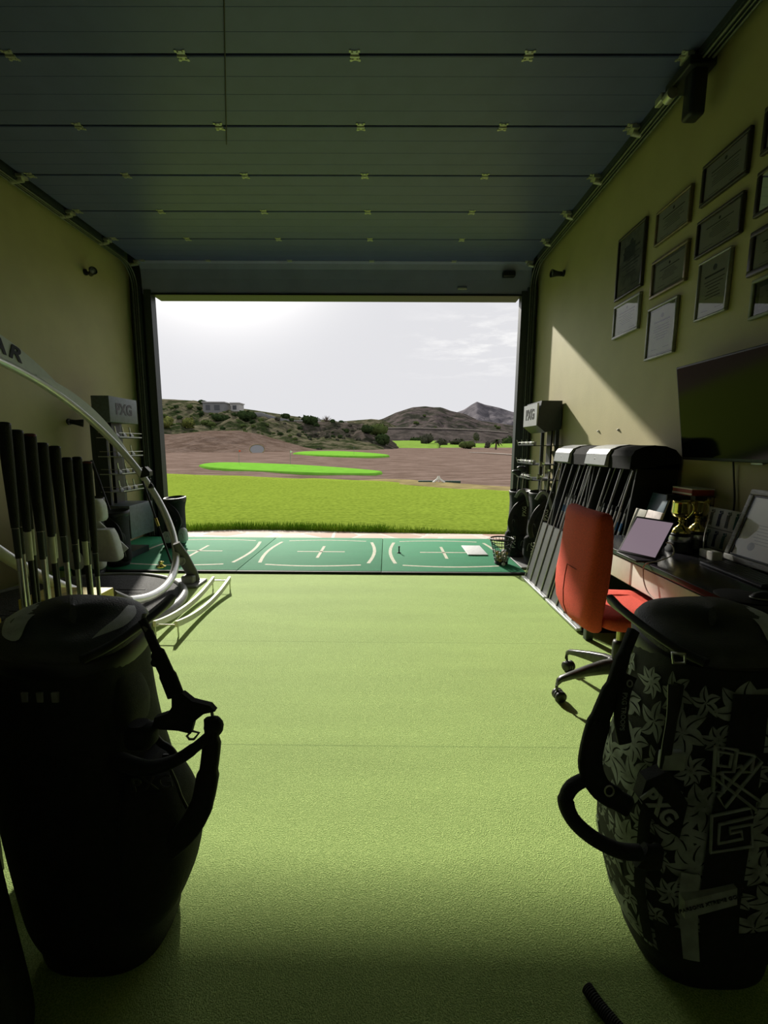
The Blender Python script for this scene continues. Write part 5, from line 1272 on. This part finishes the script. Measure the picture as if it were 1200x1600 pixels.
MB().tube([at(292, 1150, yy), at(300, 1142, yy), at(311, 1145, yy), at(303, 1155, yy), at(296, 1155, yy)], .003, 8, closed=True).build('buckle', grey, t)
MB().tube(spline([at(180, 1185, .99), at(225, 1200, .96), at(270, 1190, .96), at(305, 1168, .97), at(335, 1142, 1.0)], 6), [.022] * 6 + [.021] * 6 + [.019] * 6 + [.017] * 6 + [.015], 16, flat=(1, .7)).build('padded_strap', blackcloth, t)
MB().strap(spline([at(330, 1122, 1.0), at(331, 1160, .99), at(325, 1210, .98), at(314, 1260, .965), at(290, 1300, .95), at(250, 1335, .94)], 6), [.016] * 6 + [.021] * 6 + [.026] * 6 + [.028] * 6 + [.028] * 6 + [.026], .013).build('padded_strap', blackcloth, t)
MB().ball(at(334, 1135, 1.0), .024, 14, (1, .8, 1.1)).build('strap_end', blackcloth, t)
MB().rings(loft([(.62, -.60, 1.0, .02, .02), (.63, -.595, 1.0, .035, .03), (.66, -.595, 1.0, .035, .03), (.68, -.60, 1.0, .02, .02)], 20)).build('pouch', blackcloth, t)
# two legs of the stand, folded against the bag
for dx in (-.05, .05): MB().cyl((-.78 + dx, 1.255, .74), (-.78 + dx * 1.6, 1.24, .03), .009, n=10).build('stand_leg', black, t)

# third bag cut by the left edge
small_bag(-.885, .775, .84, .105, blackcloth, blackcloth, 'black golf bag cut off by the left edge of the photo, nearest the camera', lean=(-.04, 0), tilt_top=0)
o = MB().rings([[at(x, y, .99) + Vector((0, d, 0)) for x, y in ((16, 1236), (28, 1240), (40, 1276), (28, 1292), (20, 1288))] for d in (0, .006)], smooth=False).build('towel', mat('blue_grey_towel', (.14, .19, .21), .8)); place_mesh(o)
tag(o, 'small blue grey towel corner hanging between the two left bags', 'towel')

# right bag
secsR = [(.03, .845, 1.07, .155, .13), (.12, .835, 1.07, .190, .145), (.28, .82, 1.08, .215, .155), (.46, .822, 1.08, .220, .155), (.60, .83, 1.08, .205, .15), (.74, .845, 1.09, .182, .145), (.845, .85, 1.10, .170, .14)]
t, lp = stand_bag('black and grey leaf patterned golf bag standing in the right foreground', secsR, -1, blackcloth, (.85, 1.12, .875), (.168, .15), True)
lid = [c for c in t.children if c.name.startswith('lid')][0]
# black vertical spine panels
def on_body(z, a, off=.004):
    P = [(q[0], q) for q in secsR]
    v = [interp([(q[0], q[i]) for q in secsR], z) for i in (1, 2, 3, 4)]
    return Vector((v[0] + (v[2] + off) * math.copysign(abs(math.cos(a)) ** .7, math.cos(a)), v[1] + (v[3] + off) * math.copysign(abs(math.sin(a)) ** .7, math.sin(a)), z))
rl = random.Random(21); g = MB()
def petal(z0, a0, ang, L, w):
    R = .19; N = 9
    for sd in (-1, 1):
        inner = []; outer = []
        for i in range(N + 1):
            u = i / N; hw = w * math.sin(math.pi * u ** .8) ** .85; bend = .12 * L * math.sin(math.pi * u)
            for lst, off in ((inner, .0022 * (1 - u) + .0006), (outer, max(hw, .0008))):
                lx_, ly_ = u * L, sd * off + bend
                du = lx_ * math.cos(ang) - ly_ * math.sin(ang); dz = lx_ * math.sin(ang) + ly_ * math.cos(ang)
                zz = min(.835, max(.10, z0 + dz)); lst.append(on_body(zz, a0 + du / R, .0035))
        g.rings([inner, outer], cap=False, loop=False, smooth=False)
rows_ = [(z, a) for z in (.13, .21, .29, .37, .45, .53, .61, .69, .77) for a in range(150, 372, 26)]
for k, (z, a) in enumerate(rows_):
    a_ = math.radians(a + (13 if int(z * 100) % 16 > 8 else 0)); n_ = rl.choice((5, 6, 7)); o_ = rl.uniform(0, 6.28); big = rl.choice((.040, .052, .066))
    for j in range(n_):
        petal(z, a_, o_ + 6.283 * j / n_, big * rl.uniform(.85, 1.1), big * .28)
g.build('leaf_print', mat('grey_leaf_print', (.36, .39, .385), .7, var=.25, scale=25), t)
def panel(name, a0, a1, z0, z1, m_, off=.006, na=8, nz=16, slant=0):
    g = MB(); rows = []
    for j in range(nz + 1):
        z = z0 + (z1 - z0) * j / nz; sh = slant * j / nz
        rows.append([on_body(z, math.radians(a0 + sh + (a1 - a0) * i / na), off) for i in range(na + 1)])
    g.rings(rows, cap=False, loop=False); back = [[p + (Vector((secsR[3][1], secsR[3][2], p.z)) - p).normalized() * .01 for p in r] for r in rows]
    g.rings(back, cap=False, loop=False)
    return g.build(name, m_, t)
panel('spine_panel', 258, 272, .10, .80, blackcloth, .008)
panel('spine_panel', 212, 222, .12, .80, blackcloth, .007)
panel('lower_panel', 225, 330, .09, .20, blackcloth, .006)
panel('pale_panel', 246, 257, .12, .36, pgrey, .009, slant=0)
# flap with emblem
fl = [at(1010, 1220, .92), at(1045, 1205, .915), at(1075, 1255, .915), at(1062, 1310, .92), at(1030, 1290, .92), at(1000, 1250, .925)]
MB().rings([fl, [p + Vector((0, .03, 0)) for p in fl]], smooth=False).build('flap', blackcloth, t)
text_mesh('lettering', 'PXG', .052, at(1030, 1262, .912), at(1050, 1285, .912) - at(1010, 1240, .912), (.35, 0, 1), pgrey, t, .0015, bold=.002)
# outlined letters down the front
def outline(pts, w=.004, off=0):
    P = [at(x, y, .915 - off) for x, y in pts]
    MB().tube(P, w, 6, closed=True, flat=(1, 1)).build('lettering', pgrey, t)
outline([(1118, 1166), (1152, 1172), (1146, 1206), (1128, 1206), (1130, 1238), (1114, 1236)])
outline([(1122, 1174), (1144, 1178), (1140, 1198), (1121, 1196)])
outline([(1122, 1245), (1180, 1180), (1190, 1190), (1132, 1262)])
outline([(1112, 1212), (1124, 1208), (1188, 1252), (1182, 1266)])
outline([(1112, 1275), (1172, 1262), (1176, 1276), (1124, 1288), (1122, 1318), (1160, 1310), (1158, 1298), (1140, 1302), (1140, 1294), (1174, 1288), (1176, 1322), (1110, 1332)])
outline([(1150, 1175), (1178, 1180), (1174, 1206), (1160, 1206), (1158, 1196), (1148, 1200)])
# label band
MB().rings([[at(x, y, .905) + Vector((0, d, 0)) for x, y in ((1070, 1408), (1152, 1388), (1152, 1414), (1070, 1436))] for d in (0, .02)], smooth=False).build('label_band', pgrey, t)
text_mesh('lettering', 'PARSONS XTREME GOLF', .0135, at(1111, 1412, .903), at(1152, 1401, .903) - at(1070, 1422, .903), (0, 0, 1), black, t, .0008)
# webbing band with ring print, left edge of the bag
MB().strap(spline([at(985, 1055, 1.0), at(974, 1085, .99), at(970, 1125, .985), at(976, 1160, .985)]), .016, .006).build('handle_strap', blackcloth, t)
MB().tube([at(984 + 4 * math.cos(a), 1068 + 5 * math.sin(a), .985) for a in [6.2832 * i / 16 for i in range(16)]], .0018, 6, closed=True).build('ring_print', pgrey, t)
text_mesh('lettering', 'PXG TROOPS', .016, at(974, 1112, .978), at(972, 1150, .978) - at(978, 1078, .978), (1, 0, 0), pgrey, t, .0006)
# long straps
MB().strap(spline([at(990, 985, 1.05), at(972, 1030, 1.02), at(955, 1080, 1.0), at(935, 1130, .99), at(922, 1190, .975), at(935, 1228, .96), at(965, 1250, .95), at(985, 1262, .94)], 5), [.012] * 5 + [.016] * 5 + [.022] * 5 + [.027] * 5 + [.028] * 5 + [.027] * 5 + [.024] * 5 + [.02], .011).build('shoulder_strap', blackcloth, t)
MB().tube(spline([at(920, 1215, .98), at(895, 1228, .96), at(884, 1250, .95), at(895, 1280, .94), at(925, 1308, .925), at(965, 1328, .91), at(1000, 1332, .905)], 5), [.017] * 10 + [.021] * 21, 16, flat=(1, .8)).build('padded_strap', blackcloth, t)
MB().strap([at(1000, 1335, .91), at(1012, 1340, .91), at(1030, 1338, .915)], .03, .012).build('strap_anchor', blackcloth, t)
MB().tube([at(952 + 7 * math.cos(a), 1236 + 8 * math.sin(a), .94) for a in [6.2832 * i / 16 for i in range(16)]], .002, 6, closed=True).build('metal_ring', steel, t)
MB().strap(spline([at(1052, 1070, .94), at(1050, 1120, .93), at(1042, 1170, .92), at(1038, 1200, .92)]), .012, .004).build('webbing', black, t)
MB().tube([at(1050, 1020, .955), at(1070, 1022, .955), at(1070, 1036, .955), at(1052, 1036, .955)], .003, 6, closed=True).build('buckle', steel, t)
MB().box(at(1036, 1178, .915), at(1072, 1206, .915) + Vector((0, .02, 0)), .006).build('patch', pgrey, t)
for dx in (-.05, .05): MB().cyl((.85 + dx, 1.245, .74), (.86 + dx * 1.6, 1.235, .03), .009, n=10).build('stand_leg', black, t)

# ribbed hose end on the turf
t = thing('ribbed_hose', 'end of a black ribbed hose lying on the turf at the bottom edge', 'hose', (.53, .9, 0))
P = spline([(.508, .935, .016), (.522, .90, .016), (.540, .868, .016), (.562, .835, .016), (.59, .80, .016), (.64, .74, .016)], 8)
MB().tube(P, .0135, 14).build('hose_wall', black, t)
g = MB()
for i in range(0, len(P) - 1):
    d = (P[i + 1] - P[i]).normalized(); g.lathe(P[i], [(.0138, -.0018), (.0155, -.001), (.0155, .001), (.0138, .0018)], 14, d)
g.build('ribs', rubber, t)
